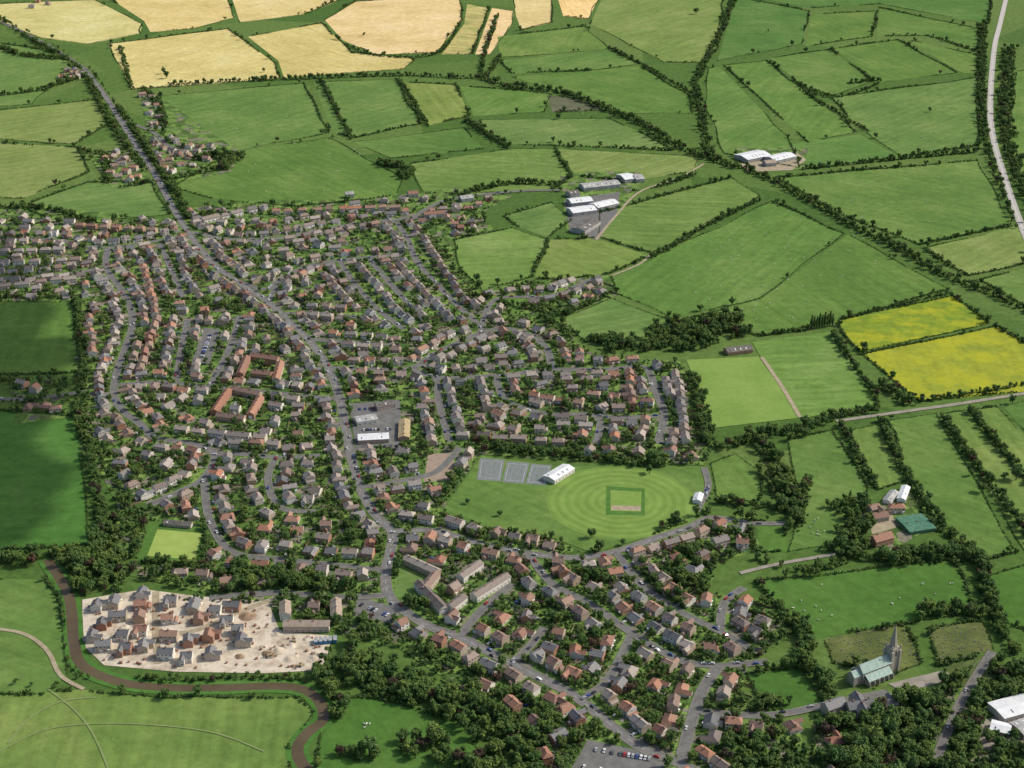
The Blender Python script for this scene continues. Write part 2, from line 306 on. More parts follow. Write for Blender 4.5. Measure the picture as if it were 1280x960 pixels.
# ---------------- fields -----------------
FIELDS=[
('y',[(-60,8),(60,2),(118,0),(178,30),(175,42),(110,55),(50,47),(15,32)]),
('y',[(128,-8),(282,-8),(292,22),(240,36),(188,40),(180,26)]),('y',[(288,-8),(445,-8),(380,18),(300,28)]),
('y',[(135,55),(285,36),(345,80),(350,98),(165,112)]),('y',[(310,46),(402,29),(440,66),(520,73),(505,86),(355,97),(348,76)]),
('y',[(406,25),(445,2),(575,-6),(578,25),(545,66),(470,68),(428,50)]),('h',[(584,5),(612,10),(590,68),(552,68),(580,30)]),('y',[(615,10),(642,14),(640,30),(612,68),(594,68)]),
('y',[(642,-6),(690,-6),(690,28),(652,38),(645,20)]),('y',[(696,-6),(750,-6),(735,24),(704,20)]),
('g',[(-40,48),(50,62),(95,78),(80,95),(40,130),(-40,136)]),('l',[(-40,142),(120,125),(142,150),(95,180),(-40,172)]),
('l',[(-40,176),(95,184),(112,215),(30,248),(-40,247)]),('g',[(28,258),(110,228),(190,228),(212,268),(120,277),(60,272)]),
('g',[(200,120),(380,104),(411,166),(290,190),(205,170)]),('g',[(215,234),(292,190),(412,172),(470,205),(502,222),(497,245),(370,258),(260,247)]),
('g',[(392,103),(495,99),(526,155),(445,172),(415,165)]),('l',[(500,103),(570,106),(587,145),(535,157)]),
('g',[(575,108),(640,112),(690,118),(680,140),(592,145)]),('n',[(684,119),(738,126),(755,138),(690,140)]),('g',[(440,178),(580,160),(605,186),(490,198)]),
('g',[(600,150),(760,148),(800,165),(842,188),(700,182),(615,180)]),
('l',[(512,205),(640,186),(694,186),(714,222),(690,237),(580,242),(530,242)]),('l',[(696,186),(872,196),(870,214),(790,226),(720,221)]),
('g',[(622,46),(730,33),(762,62),(625,72)]),('g',[(625,76),(762,62),(800,80),(740,88),(640,92)]),('g',[(640,96),(800,83),(862,120),(866,142),(775,142),(705,117)]),
('l',[(755,-8),(905,-8),(898,60),(880,78),(830,78),(738,30)]),('g',[(920,-4),(1012,14),(1002,55),(897,76)]),('g',[(1015,18),(1097,14),(1090,46),(1006,58)]),
('g',[(1100,10),(1232,38),(1228,66),(1160,45),(1095,45)]),('g',[(930,-30),(1240,-30),(1236,30),(1100,5),(1010,10),(935,-6)]),
('g',[(905,82),(958,76),(1070,165),(1010,178)]),('g',[(962,73),(1038,62),(1092,102),(1040,120),(1000,105)]),
('g',[(1042,61),(1122,50),(1196,91),(1098,103)]),('g',[(1128,48),(1226,70),(1226,95),(1200,90)]),('g',[(1038,122),(1226,97),(1222,182),(1127,196),(1075,160)]),
('g',[(885,85),(900,84),(985,172),(1000,210),(905,192),(882,130)]),('g',[(990,180),(1075,168),(1125,197),(1003,212)]),
('g',[(970,222),(1222,201),(1264,280),(1150,306),(1060,272)]),('l',[(1155,311),(1270,283),(1290,300),(1300,325),(1210,345)]),('g',[(1225,350),(1310,328),(1340,400),(1290,390)]),
('g',[(1270,90),(1420,60),(1460,260),(1295,290),(1262,180)]),
('l',[(750,266),(915,222),(950,245),(815,316),(747,296)]),('g',[(765,346),(965,252),(1055,292),(950,373),(840,398),(770,366)]),
('g',[(952,374),(1060,293),(1186,362),(1050,400),(950,420),(845,402)]),('l',[(568,300),(640,285),(685,300),(665,346),(602,363),(575,335)]),
('l',[(688,299),(742,297),(810,319),(762,342),(700,350),(668,346)]),('g',[(630,270),(690,253),(715,275),(685,297),(650,285)]),
('g',[(700,398),(765,373),(842,403),(822,420),(732,428)]),
('b',[(1045,402),(1190,370),(1236,405),(1075,440)]),('b',[(1078,443),(1245,408),(1300,440),(1300,488),(1150,502)]),
('g',[(888,580),(920,568),(950,590),(950,626),(897,628)]),('o',[(952,576),(974,573),(986,620),(966,622)]),('g',[(985,550),(1040,538),(1086,610),(1042,680),(985,690),(1002,630)]),
('g',[(1060,539),(1100,530),(1134,600),(1098,612)]),('g',[(1110,526),(1170,517),(1270,690),(1222,702),(1152,640)]),
('g',[(1178,518),(1210,513),(1300,625),(1300,690),(1282,690)]),('g',[(1217,512),(1245,508),(1300,562),(1300,620)]),('g',[(1250,506),(1300,500),(1300,558)]),
('d',[(945,726),(1190,700),(1222,765),(1150,776),(1012,800),(985,770)]),('d',[(1215,727),(1310,700),(1320,800),(1242,772)]),
('o',[(1030,800),(1128,778),(1152,830),(1120,842),(1080,835),(1040,828)]),('o',[(1160,786),(1228,776),(1242,812),(1172,832)]),('d',[(932,842),(1000,836),(1030,882),(962,892)]),
('o',[(1180,835),(1245,815),(1250,850),(1190,860)]),
('d',[(-80,380),(90,377),(102,465),(-80,472)]),('d',[(-100,508),(95,520),(112,682),(-100,690)]),
('g',[(-80,722),(58,725),(82,772),(84,842),(60,868),(-80,862)]),('g',[(-100,875),(60,866),(100,862),(200,872),(375,872),(392,890),(362,935),(372,1010),(-100,1010)]),
('d',[(398,936),(418,872),(470,872),(580,905),(598,940),(560,1010),(402,1010)]),
('d',[(940,650),(980,655),(985,690),(945,690)]),
]
fpolys=[]
for i,(k,P) in enumerate(FIELDS):
    W=px(P); fpolys.append(W); rast(block,W)
    nm={'y':'hay_field','h':'hay_field','b':'buttercup_meadow','o':'rough_meadow','n':'bare_field'}.get(k,'pasture_field')
    sheet(nm,W,0.02+0.003*i,MF[k])
# ---------------- village ground -----------------
VILL=[[(-120,262),(60,258),(215,276),(240,260),(330,250),(450,250),(505,243),(560,235),(640,245),(600,268),(620,290),(565,300),(570,340),(602,368),(650,352),(700,350),(760,345),(775,368),(702,395),(722,432),(750,447),(850,452),(872,500),(890,560),(880,582),(740,578),(600,568),(552,640),(600,662),(690,672),(742,697),(870,658),(945,640),(950,690),(900,700),(885,740),(965,755),(990,795),(935,832),(925,870),(1000,915),(1020,1000),(700,1000),(640,930),(605,880),(500,812),(430,795),(345,760),(255,742),(100,705),(150,640),(110,560),(92,480),(98,378),(-120,375)],
 [(110,195),(150,190),(170,205),(190,225),(140,235)],[(175,115),(195,118),(300,190),(290,215),(220,228),(190,200)],[(75,85),(108,88),(112,100),(75,104)],
 [(1075,640),(1150,605),(1165,660),(1110,690),(1080,685)],[(1020,880),(1300,850),(1320,1000),(1010,1000)],[(700,215),(800,215),(800,232),(770,270),(745,300),(708,290)],[(920,185),(1010,185),(1005,212),(935,212)],[(10,470),(85,478),(88,522),(20,530)]]
vw=[px(P) for P in VILL]
for i,W in enumerate(vw):
    sheet('gardens' if i==0 else 'yard_ground',W,0.29+.002*i,M_garden)
for i in(0,1,2,3,5,8): rast(vill,vw[i])
def feature(name,P,z,mat,raw=False,origin=None):
    W=P if raw else px(P); rast(block,W); return sheet(name,W,z,mat,origin)
cc=G(776,628); rx=(G(869,628)[0]-G(683,628)[0])/2; ryv=(G(776,584)[1]-G(776,674)[1])/2
cm=(cc[0],(G(776,584)[1]+G(776,674)[1])/2)
M_cricket=ring_mat()
feature('recreation_ground',[(552,640),(602,570),(700,583),(885,583),(880,650),(742,692),(690,672),(600,662)],0.325,MF['g'])
ell=[(cm[0]+rx*math.cos(a)*(abs(math.cos(a))**-.12 if abs(math.cos(a))>.01 else 1),cm[1]+ryv*math.sin(a)) for a in [k*math.tau/64 for k in range(64)]]
feature('cricket_outfield',ell,0.345,M_cricket,True,cm)
feature('cricket_square',[(758,608),(806,611),(806,645),(757,644)],0.36,MF['d'])
feature('cricket_table',[(763,613),(802,615),(801,640),(763,639)],0.37,M_turf)
feature('cricket_wicket',[(764,632),(801,633),(801,639),(764,638)],0.38,M_track)
for P in([(600,573),(631,575),(626,602),(596,600)],[(634,577),(662,579),(655,605),(628,603)],[(664,580),(690,582),(682,607),(657,605)]):
    feature('tennis_court',P,0.36,M_court)
    W=px(P)
    for a,b in((0,1),(1,2),(2,3),(3,0)):
        A=Vector(W[a]);B=Vector(W[b]);Cc=sum((Vector(q) for q in W),Vector((0,0)))/4
        A2=A.lerp(Cc,.2);B2=B.lerp(Cc,.2); ribbon('court_line',[A2,B2],.15,.37+.001*a,M_line)
feature('bowling_green_surround',[(186,652),(262,660),(250,706),(172,700)],0.33,MF['d'])
feature('bowling_green',[(197,662),(253,667),(243,700),(184,695)],0.345,M_bowl)
feature('football_pitch',[(858,450),(948,446),(1003,522),(892,535)],0.33,M_turf)
feature('playing_field',[(940,428),(1040,415),(1097,505),(1004,523),(952,448)],0.34,MF['l'])
feature('school_field',[(500,706),(546,726),(520,752),(492,746)],0.33,MF['g'])
feature('village_green',[(628,372),(655,370),(662,385),(640,392)],0.331,MF['g'])
feature('building_site_ground',[(103,750),(180,737),(250,746),(335,752),(350,790),(415,795),(405,838),(330,842),(220,840),(130,832),(103,806)],0.33,M_sand)
feature('car_park',[(436,505),(500,500),(502,560),(445,562)],0.335,M_road)
feature('car_park',[(735,925),(830,945),(830,985),(700,985)],0.336,M_road)
feature('car_park',[(448,745),(500,762),(490,780),(440,770)],0.337,M_road)
feature('garage_court',[(255,410),(275,412),(262,455),(240,452)],0.338,M_road)
feature('playground',[(535,568),(568,566),(566,600),(530,603)],0.34,M_redc)
feature('farm_yard',[(925,205),(995,190),(1008,200),(990,213),(935,215)],0.34,M_track)
feature('farm_yard',[(706,250),(775,240),(770,270),(748,300),(712,290)],0.341,M_road)
feature('churchyard_path',[(1110,855),(1180,838),(1195,848),(1130,866)],0.342,M_lane)
feature('paved_yard',[(1215,905),(1300,880),(1300,930),(1225,938)],0.343,M_lane)
feature('vegetable_plot',[(1085,645),(1115,640),(1120,660),(1090,668)],0.344,M_track)
# ---------------- roads -----------------
ROADS=[ # (pts,width,kind,houses)
([(105,85),(130,118),(150,150),(172,185),(195,220),(215,258),(235,290),(262,325),(290,348),(335,378),(385,425),(410,460),(425,500),(433,540),(440,575),(450,610),(468,642),(490,665),(488,690),(482,715),(486,745),(508,766),(540,785),(575,797),(610,815),(640,830),(690,855),(725,875),(765,908),(805,937),(850,955),(900,985)],6.4,'m',1),
([(135,310),(133,335),(150,360),(163,385),(165,410),(155,440),(145,470),(143,495),(155,515),(175,530),(195,548),(240,555),(268,568),(255,598),(225,615),(185,632)],5.5,'s',1),
([(268,568),(300,568),(345,572),(400,570)],4.6,'s',1),([(145,482),(200,478),(260,484),(330,490),(425,500)],4.6,'s',1),
([(-80,300),(60,300),(135,310),(240,293)],5,'s',1),([(235,290),(290,300),(350,298),(400,288),(450,280),(515,273),(575,270)],6,'m',1),
([(290,348),(330,362),(350,350),(385,333),(430,325),(505,318)],5,'s',1),([(425,326),(440,350),(470,385),(505,412)],4.6,'s',1),
([(460,322),(485,352),(515,385)],4.6,'s',1),([(495,277),(510,300),(520,325),(545,355),(575,385),(605,412)],5,'s',1),
([(410,460),(460,462),(515,460),(545,442),(600,417),(640,412),(680,432),(690,463)],5.5,'s',1),
([(515,460),(545,472),(620,470),(690,463),(760,462),(805,460),(820,490),(830,520),(822,555)],5.5,'s',1),
([(620,472),(632,500),(680,517),(745,521),(745,556)],4.8,'s',1),([(745,521),(790,522),(830,520)],4.8,'s',1),
([(545,472),(550,510),(562,553)],4.6,'s',1),([(385,425),(440,428),(500,432)],4.4,'s',1),
([(235,400),(228,430),(220,478)],4.6,'s',1),([(300,395),(285,440),(262,484)],4.6,'s',1),([(350,350),(335,378)],4.4,'s',1),([(352,392),(400,392),(455,398)],4.4,'s',1),
([(200,305),(215,340),(228,372)],4.6,'s',1),([(490,665),(540,664),(600,680),(660,692),(720,698),(770,690),(820,673),(860,660),(890,648),(935,655)],5.6,'m',1),
([(575,797),(600,765),(640,730)],5,'s',0),([(660,692),(690,730),(740,757),(790,792),(850,826),(900,832),(960,828)],4.8,'s',1),
([(900,832),(880,860),(865,900),(850,955)],6,'s',1),([(725,875),(760,850),(790,792)],4.4,'s',1),([(770,690),(800,730),(850,765),(900,790),(945,815)],4.4,'s',1),
([(900,790),(905,755),(930,735)],4.4,'s',1),([(640,830),(665,805),(680,785)],4.4,'s',1),([(450,610),(500,602),(545,590),(575,560)],4.4,'s',1),
([(482,715),(430,708),(350,700),(290,690),(262,650),(255,600)],4.6,'s',1),([(486,745),(420,747),(345,742),(262,748)],5,'s',0),
([(345,572),(335,600),(350,635),(395,640)],4.4,'s',1),([(-80,352),(60,345),(133,335)],5,'s',1),([(345,748),(300,765),(240,790),(195,790)],5,'t',0),([(195,740),(195,790),(198,830)],5,'t',0),
([(1045,527),(1100,519),(1150,512),(1200,505),(1320,486)],5,'p',0),([(925,717),(970,706),(1045,693)],4,'p',0),([(935,655),(990,655)],4,'s',0),
([(1262,-20),(1250,30),(1243,60),(1238,120),(1240,165),(1255,220),(1280,290),(1320,370)],9,'r',0),
([(-60,783),(0,787),(35,795),(60,815),(76,845),(105,862)],3.2,'t',0),([(60,862),(95,890),(120,925),(150,1000)],1.4,'g',0),([(10,930),(35,900),(75,878),(120,872)],1.4,'g',0),([(952,447),(975,480),(1000,522)],4,'t',0),
([(745,300),(770,270),(800,240),(850,222),(880,205)],3.4,'t',0),([(1110,866),(1040,880),(960,895),(870,890)],4.6,'s',1),([(1240,815),(1200,880),(1170,950)],4,'s',0),
([(765,345),(800,330),(815,316)],3,'t',0),([(870,640),(885,610),(880,585)],3.5,'s',0),([(150,150),(190,165),(215,185),(260,190)],4.4,'s',1),([(515,273),(560,250),(640,240),(700,238)],4.4,'s',0),([(600,417),(620,375),(690,370),(750,345)],4.2,'s',1),([(172,185),(140,205)],4,'s',1),
([(-60,10),(0,28),(40,46),(75,66),(105,85)],5,'s',0),([(0,940),(60,912),(150,905),(260,915),(330,940)],1.2,'g',0),([(-40,498),(30,500),(70,495),(110,490)],4,'s',0),
]
RS=[];rid=np.full((NY,NX),-1,np.int16)
for i,(P,wd,k,hs) in enumerate(ROADS):
    S_=smooth(px(P),5.0); RS.append(S_)
    for a,b in zip(S_[:-1],S_[1:]):
        for t in(0,.25,.5,.75):
            c=a.lerp(b,t); r=wd/2+ (1.2 if k in'ms' else .5)
            i0,j0=cell(c.x-r,c.y-r);i1,j1=cell(c.x+r,c.y+r)
            if i0<0 or j0<0 or i1>=NY or j1>=NX: continue
            road[i0:i1+1,j0:j1+1]=True
            r=wd/2; i0,j0=cell(c.x-r,c.y-r);i1,j1=cell(c.x+r,c.y+r)
            sub=rid[i0:i1+1,j0:j1+1]; sub[(sub!=i)&(sub>=0)]=999; sub[sub<0]=i
for i,(P,wd,k,hs) in enumerate(ROADS):
    S_=RS[i]; z=0.40+0.004*i
    mt={'m':M_main,'s':M_road,'t':M_track,'r':M_rail,'p':M_lane,'g':M_path}[k]
    ribbon({'r':'railway_ballast','t':'dirt_track','g':'footpath'}.get(k,'road'),S_,wd,z,mt)
    if k in'ms':
        for sgn in(-1,1):
            a,b=sorted((sgn*wd/2,sgn*(wd/2+1.2)))
            O=offs(S_,(a+b)/2)
            def skip(j,O=O,i=i):
                x,y=(O[j][0]+O[j+1][0])/2,(O[j][1]+O[j+1][1])/2; ii,jj=cell(x,y)
                return not(0<=ii<NY and 0<=jj<NX) or rid[ii,jj] not in(-1,i)
            ribbon('pavement',S_,0,z+.12,M_pave,a,b,skip,.14)
    if k=='m':
        ribbon('road_centre_line',S_,.12,z+.005,M_line,skip=lambda j:j%2)
    if k=='r':
        for o_ in(-3.4,-1.96,1.96,3.4): ribbon('rail',S_,0,z+.15,M_chim,o_-.05,o_+.05,None,.15)
RIV=smooth(px([(60,700),(84,740),(90,770),(92,800),(103,832),(150,853),(210,860),(280,860),(340,858),(378,862),(400,878),(404,900),(386,915),(372,935),(380,958),(420,990)]),4)
ribbon('river',RIV,8,0.36,M_water); ribbon('river_bank',RIV,15,0.352,MF['d'])
for a in RIV:
    i0,j0=cell(a.x-4.5,a.y-4.5);i1,j1=cell(a.x+4.5,a.y+4.5); road[i0:i1+1,j0:j1+1]=True
# ---------------- buildings -----------------
nh=0; drv=MB(); fen=MB(); hlist=[]
def foot(x,y,a,w,d,m=0.5):
    ca,sa=math.cos(a),math.sin(a); hw,hd=w/2+m,d/2+m; nx=max(2,int(2*hw/1.4)+1); ny=max(2,int(2*hd/1.4)+1)
    for i in range(nx):
        for j in range(ny):
            lx=-hw+2*hw*i/(nx-1); ly=-hd+2*hd*j/(ny-1); yield x+lx*ca-ly*sa,y+lx*sa+ly*ca
def can(x,y,a,w,d,m=0.6,loose=False):
    for p in foot(x,y,a,w,d,m):
        if get(house,*p) or get(road,*p): return False
        if not loose and (not get(vill,*p) or get(block,*p)): return False
    return True
def mark(x,y,a,w,d):
    for p in foot(x,y,a,w,d,0.1):
        i,j=cell(*p)
        if 0<=i<NY and 0<=j<NX: house[i,j]=True
def place(x,y,a,key,idx=None,force=False,extras=True,m=0.6,loose=False):
    global nh
    L=protos[key]; nm,me,w_,d_=L[random.randrange(len(L)) if idx is None else idx]
    if not force and not can(x,y,a,w_,d_,m,loose): return False
    mark(x,y,a,w_,d_); nh+=1
    fl=1 if R()<.5 else -1
    link(nm,me,(x,y,0.28),a,(fl*U(.88,1.08),U(.9,1.08),U(.88,1.1))); hlist.append((x,y,a,w_,d_))
    if extras:
        ca,sa=math.cos(a),math.sin(a)
        def T(lx,ly): return (x+lx*ca-ly*sa,y+lx*sa+ly*ca)
        if R()<.6:
            lx=U(-.3,.3)*w_; z=0.31+.0008*(nh%60); l=U(4,7); ww=U(1.2,2.0)
            q=[T(lx-ww,-d_/2-l),T(lx+ww,-d_/2-l),T(lx+ww,-d_/2),T(lx-ww,-d_/2)]
            if not get(block,*T(lx,-d_/2-l)): drv.face([(*c_,z) for c_ in q],0)
        if R()<.35:
            z=0.315+.0008*(nh%60); q=[T(-w_*.35,d_/2),T(w_*.3,d_/2),T(w_*.3,d_/2+3),T(-w_*.35,d_/2+3)]; drv.face([(*c_,z) for c_ in q],0)
        for lx in(-w_/2-.7,w_/2+.7):
            ly=d_/2-2; prev=T(lx,ly)
            for s_ in range(8):
                ly+=2; q=T(lx,ly)
                if get(house,*q) or get(road,*q) or get(block,*q): break
                dx,dy=q[0]-prev[0],q[1]-prev[1]; l=math.hypot(dx,dy); nx,ny=-dy/l*.05,dx/l*.05
                z=1.9
                fen.face([(prev[0]+nx,prev[1]+ny,0.2),(q[0]+nx,q[1]+ny,0.2),(q[0]+nx,q[1]+ny,z),(prev[0]+nx,prev[1]+ny,z)],0)
                fen.face([(q[0]-nx,q[1]-ny,0.2),(prev[0]-nx,prev[1]-ny,0.2),(prev[0]-nx,prev[1]-ny,z),(q[0]-nx,q[1]-ny,z)],0)
                fen.face([(prev[0]+nx,prev[1]+ny,z),(q[0]+nx,q[1]+ny,z),(q[0]-nx,q[1]-ny,z),(prev[0]-nx,prev[1]-ny,z)],0)
                prev=q
    return True
def pick(x,y):
    r=R(); old=y<G(0,640)[1]
    if old: rk='r' if r<.5 else('c' if r<.84 else's')
    else: rk='c' if r<.68 else('r' if r<.85 else's')
    return rk+('r' if R()<.62 else'b')
def bld(name,p,q,d,ez,rz,wm,rm,hip=0):
    A=Vector(G(*p));B=Vector(G(*q)); c=(A+B)/2; w_=(B-A).length; a=math.atan2(B.y-A.y,B.x-A.x)
    mb=MB(); mb.box(-w_/2,w_/2,-d/2,d/2,0,ez,0,False); mb.prism(0,0,w_,d,ez,rz,'x',0,1,.4,hip)
    nb=max(1,int(w_/4))
    for i in range(nb):
        x=-w_/2+(i+.5)*w_/nb
        for s_ in(-1,1):
            for st in range(max(1,int(ez/2.8))): window(mb,x,s_*d/2,1.6+2.7*st,s_,min(1.8,w_/nb*.5))
    mb.box(w_/2,w_/2+.06,-min(2,d*.2),min(2,d*.2),0,min(3.2,ez*.8),3)
    zz=lambda y:ez+(rz-ez)*(1-abs(y)/(d/2+.4))+.05
    if rm in(R_white,R_grey,R_dark):
        for i in range(int(w_/6)):
            x=-w_/2+3+i*6
            for s_ in(-1,1):
                y0=s_*d*.18;y1=s_*d*.36
                mb.face([(x-.5,y0,zz(y0)),(x+.5,y0,zz(y0)),(x+.5,y1,zz(y1)),(x-.5,y1,zz(y1))],2 if R()<.4 else 3)
    else:
        for i in range(int(w_/9)): x=-w_/2+4+i*9; mb.box(x-.4,x+.4,-.5,.5,rz-1,rz+.9,4)
    mark(c.x,c.y,a,w_,d)
    return link(name,mb.mesh(name,[wm,rm,M_glass,M_trim,M_chim]),(c.x,c.y,.28),a)
for p,q,d,rm in(((727,237),(772,232),20,R_grey),((776,226),(790,224),26,R_white),((792,226),(802,225),22,R_grey),((711,256),(738,253),20,R_white),((712,268),(742,264),22,R_white),((742,262),(768,256),20,R_white),((710,246),(722,244),14,R_dark),((722,292),(742,280),20,R_dark),((926,201),(955,195),30,R_white),((962,203),(988,197),24,R_white),((955,207),(968,206),14,R_tan),((575,252),(590,250),12,R_grey),((510,246),(522,245),12,R_red),((530,272),(556,270),10,R_red),((432,247),(442,246),8,R_grey)):
    bld('farm_shed',p,q,d,5,7.6,R_grey,rm)
bld('village_hall',(505,551),(506,529),10,3.2,5.2,W_brick,R_ochre)
bld('workshop',(448,552),(486,550),12,4.2,5.6,W_rend,R_white); bld('workshop',(445,530),(470,526),12,4.5,6,W_rend,R_grey); bld('workshop',(470,512),(490,508),10,4.5,6.5,W_rend,R_dark)
for p,q in(((268,520),(286,493)),((290,490),(326,498)),((326,502),(313,524)),((272,524),(306,528))): bld('red_brick_care_home',p,q,7.5,4.8,7.2,W_brick,R_red)
for p,q in(((300,473),(309,452)),((314,449),(348,454)),((351,458),(345,480)),((316,470),(340,473))): bld('red_brick_flats',p,q,7.5,4.8,7.2,W_brick,R_red)
for p,q in(((355,787),(412,787)),((357,760),(357,776)),((420,757),(421,778))): bld('school_block',p,q,8,5.2,7.6,W_rend,R_tan)
for p,q in(((523,735),(555,768)),((545,724),(529,744)),((508,704),(548,722)),((562,766),(580,752)),((575,728),(600,710)),((592,752),(634,726))): bld('block_of_flats',p,q,7.5,5.2,7.5,W_rend,R_conc)
bld('school_hall',(686,603),(711,588),13,4,5.6,W_rend,R_white); bld('cricket_pavilion',(871,630),(874,621),7,3,4.6,M_trim,R_white)
bld('sports_pavilion',(907,442),(938,438),12,3.5,6,W_brick,R_dark); bld('barn',(1080,652),(1108,648),9,4,7,W_stone,R_red)
bld('farmhouse',(1090,682),(1112,676),10,5.5,9,W_brick,R_red); bld('greenhouse',(1108,630),(1118,618),7,3,4.5,M_trim,R_grey); bld('greenhouse',(1126,628),(1132,612),7,3,4.5,M_trim,R_white)
bld('netted_nursery',(1128,660),(1160,655),24,3,3.8,M_gh,M_gh); bld('bowls_clubhouse',(206,656),(240,659),6,2.8,4.4,W_rend,R_dark)
bld('flat_roofed_hall',(1244,896),(1288,884),18,5,6,W_rend,R_white); bld('flat_roofed_hall',(1238,912),(1262,918),11,4,5,W_rend,R_white); bld('flat_roofed_hall',(1270,918),(1295,910),14,4.5,5.5,W_rend,R_grey)
for p,q in(((1030,893),(1052,885)),((1058,892),(1090,888)),((1068,878),(1080,900))): bld('manor_house',p,q,9,6,9.5,W_stone,R_slate)
def church():
    A=Vector(G(1072,852));B=Vector(G(1108,838)); a=math.atan2(B.y-A.y,B.x-A.x); L=(B-A).length
    e=bpy.data.objects.new('parish_church',None); sc.collection.objects.link(e); e.location=(A.x,A.y,.28); e.rotation_euler=(0,0,a)
    def part(n,mb,mats): o=link(n,mb.mesh(n,mats),(0,0,0)); o.parent=e
    mb=MB(); mb.box(0,L,-4.5,4.5,0,9,0,False); mb.prism(L/2,0,L,9,9,14,'x',0,1,.3)
    for s_ in(-1,1):
        mb.box(2,L-3,min(s_*4.51,s_*9),max(s_*4.51,s_*9),0,4.5,0,False)
        y0,y1=s_*4.51,s_*9.3
        q=[(1.8,y0,7.4),(L-2.8,y0,7.4),(L-2.8,y1,4.4),(1.8,y1,4.4)]; mb.face(q if s_<0 else q[::-1],1)
        for i in range(6): mb.box(4+i*4.2,5.4+i*4.2,min(s_*9,s_*9.08),max(s_*9,s_*9.08),1.3,3.6,2); mb.box(2.2+i*4.2,2.9+i*4.2,min(s_*9.01,s_*9.9),max(s_*9.01,s_*9.9),0,3.6,0)
    mb.box(-7,-.01,-3.6,3.6,0,7.5,0,False); mb.prism(-3.5,0,7,7.2,7.5,11,'x',0,1,.25)
    part('nave',mb,[W_stone,R_lead,M_glass,M_trim])
    mb=MB(); T=3.6; x=L+T; mb.box(x-T+.01,x+T,-T,T,0,19,0)
    for sxx in(-1,1):
        for syy in(-1,1):
            cx,cy=x+sxx*T,syy*T; mb.box(cx-.8,cx+.8,cy-.8,cy+.8,0,17,0); mb.box(cx-.35,cx+.35,cy-.35,cy+.35,19,21.5,0)
    for syy in(-1,1): mb.box(x-.8,x+.8,min(syy*T,syy*(T+.05)),max(syy*T,syy*(T+.05)),13,17,2)
    part('tower',mb,[W_stone,R_lead,M_glass,M_trim])
    mb=MB(); r=3.1
    for i in range(8):
        a0,a1=math.tau*(i+.5)/8,math.tau*(i+1.5)/8; mb.face([(x+r*math.cos(a0),r*math.sin(a0),19.01),(x+r*math.cos(a1),r*math.sin(a1),19.01),(x,0,38)],0)
    part('spire',mb,[W_stone])
    mark(A.x+L/2*math.cos(a),A.y+L/2*math.sin(a),a,L+20,18)
church()
gs=MB(); OF=[fpolys[q] for q in range(len(FIELDS)) if FIELDS[q][0]=='o']
for k in range(420):
    x,y=G(U(1035,1235),U(782,830))
    if any(inpoly(x,y,W) for W in OF) and not get(house,x,y): gs.box(x-.35,x+.35,y-.1,y+.1,0,1.1,0)
link('gravestones',gs.mesh('gravestones',[W_stone]))
# building-site houses
for (u,v,k) in[(122,762,'s'),(143,757,'s'),(128,785,'s'),(148,775,'s'),(130,812,'s'),(158,815,'s'),(178,746,'s'),(176,760,'r'),(175,776,'r'),(177,792,'r'),(180,812,'s'),(210,778,'r'),(243,762,'s'),(270,768,'s'),(290,762,'s'),(212,800,'r'),(236,806,'s'),(262,800,'r'),(298,792,'s'),(208,822,'s'),(234,826,'s'),(264,822,'s'),(214,756,'s'),(249,778,'r'),(302,806,'s'),(155,798,'s'),(116,800,'s'),(284,780,'s')]:
    x,y=G(u,v); place(x,y,math.pi/2*random.choice([0,1])+U(-.12,.12),k+random.choice('rb'),random.choice([2,3,2,3,0]),True,False)
# outlying hamlets along the north road and farmsteads
for (u,v) in[(178,121),(190,124),(183,131),(196,135),(187,143),(199,148),(193,157),(186,166),(198,172),(204,180),(216,186),(228,183),(240,187),(250,185),(262,189),(222,195),(236,198),(248,196),(258,201),(212,201),(226,207),(240,208),(205,213),(216,216),(134,206),(143,211),(152,207),(138,219),(148,222),(158,217),(167,213),(172,222),(163,227),(181,218),(153,229),(84,90),(94,93),(78,97),(98,98),(88,100),(112,93),(60,6),(48,3),(40,10),(28,484),(44,490),(62,484),(74,490),(36,512),(56,510),(70,515),(22,495),(560,247),(600,243),(545,255),(610,250),(625,243),(585,262),(598,258),(1092,640),(1120,640),(1085,670),(1040,905),(1105,895),(1010,890),(955,905),(975,905),(990,912),(945,915)]:
    x,y=G(u,v); place(x,y,U(-.5,.5)+(math.pi/2 if R()<.3 else 0),random.choice('crr')+random.choice('rb'),random.randrange(6),False,False,.3,True)
# building-site clutter
def heap_mesh(seed):
    rr=random.Random(seed); bm=bmesh.new(); bmesh.ops.create_grid(bm,x_segments=14,y_segments=14,size=1)
    for v in bm.verts:
        r=min(1,v.co.length); v.co.z=max(-.03,(1-r*r)**1.3*(.42+.1*math.sin(v.co.x*6+seed)+rr.uniform(-.05,.05))-.02)
    me=bpy.data.meshes.new('spoil_heap'); bm.to_mesh(me); bm.free(); me.materials.append(M_earth if seed%2 else M_sand); return me
HP=[heap_mesh(i) for i in range(4)]
def cabin_mesh():
    mb=MB(); mb.box(-3,3,-1.25,1.25,.2,2.8,0); mb.box(-3.05,3.05,-1.3,1.3,2.8,2.95,1,True,True)
    for x in(-2,0,): window(mb,x,-1.25,1.7,-1,1.1,.9)
    mb.box(1.5,2.3,-1.31,-1.25,.3,2.3,3)
    for x in(-2.8,2.8): mb.box(x-.15,x+.15,-1.1,1.1,0,.2,1,False)
    return mb.mesh('site_cabin',[M_blue,M_steel,M_glass,M_trim])
CB=cabin_mesh()
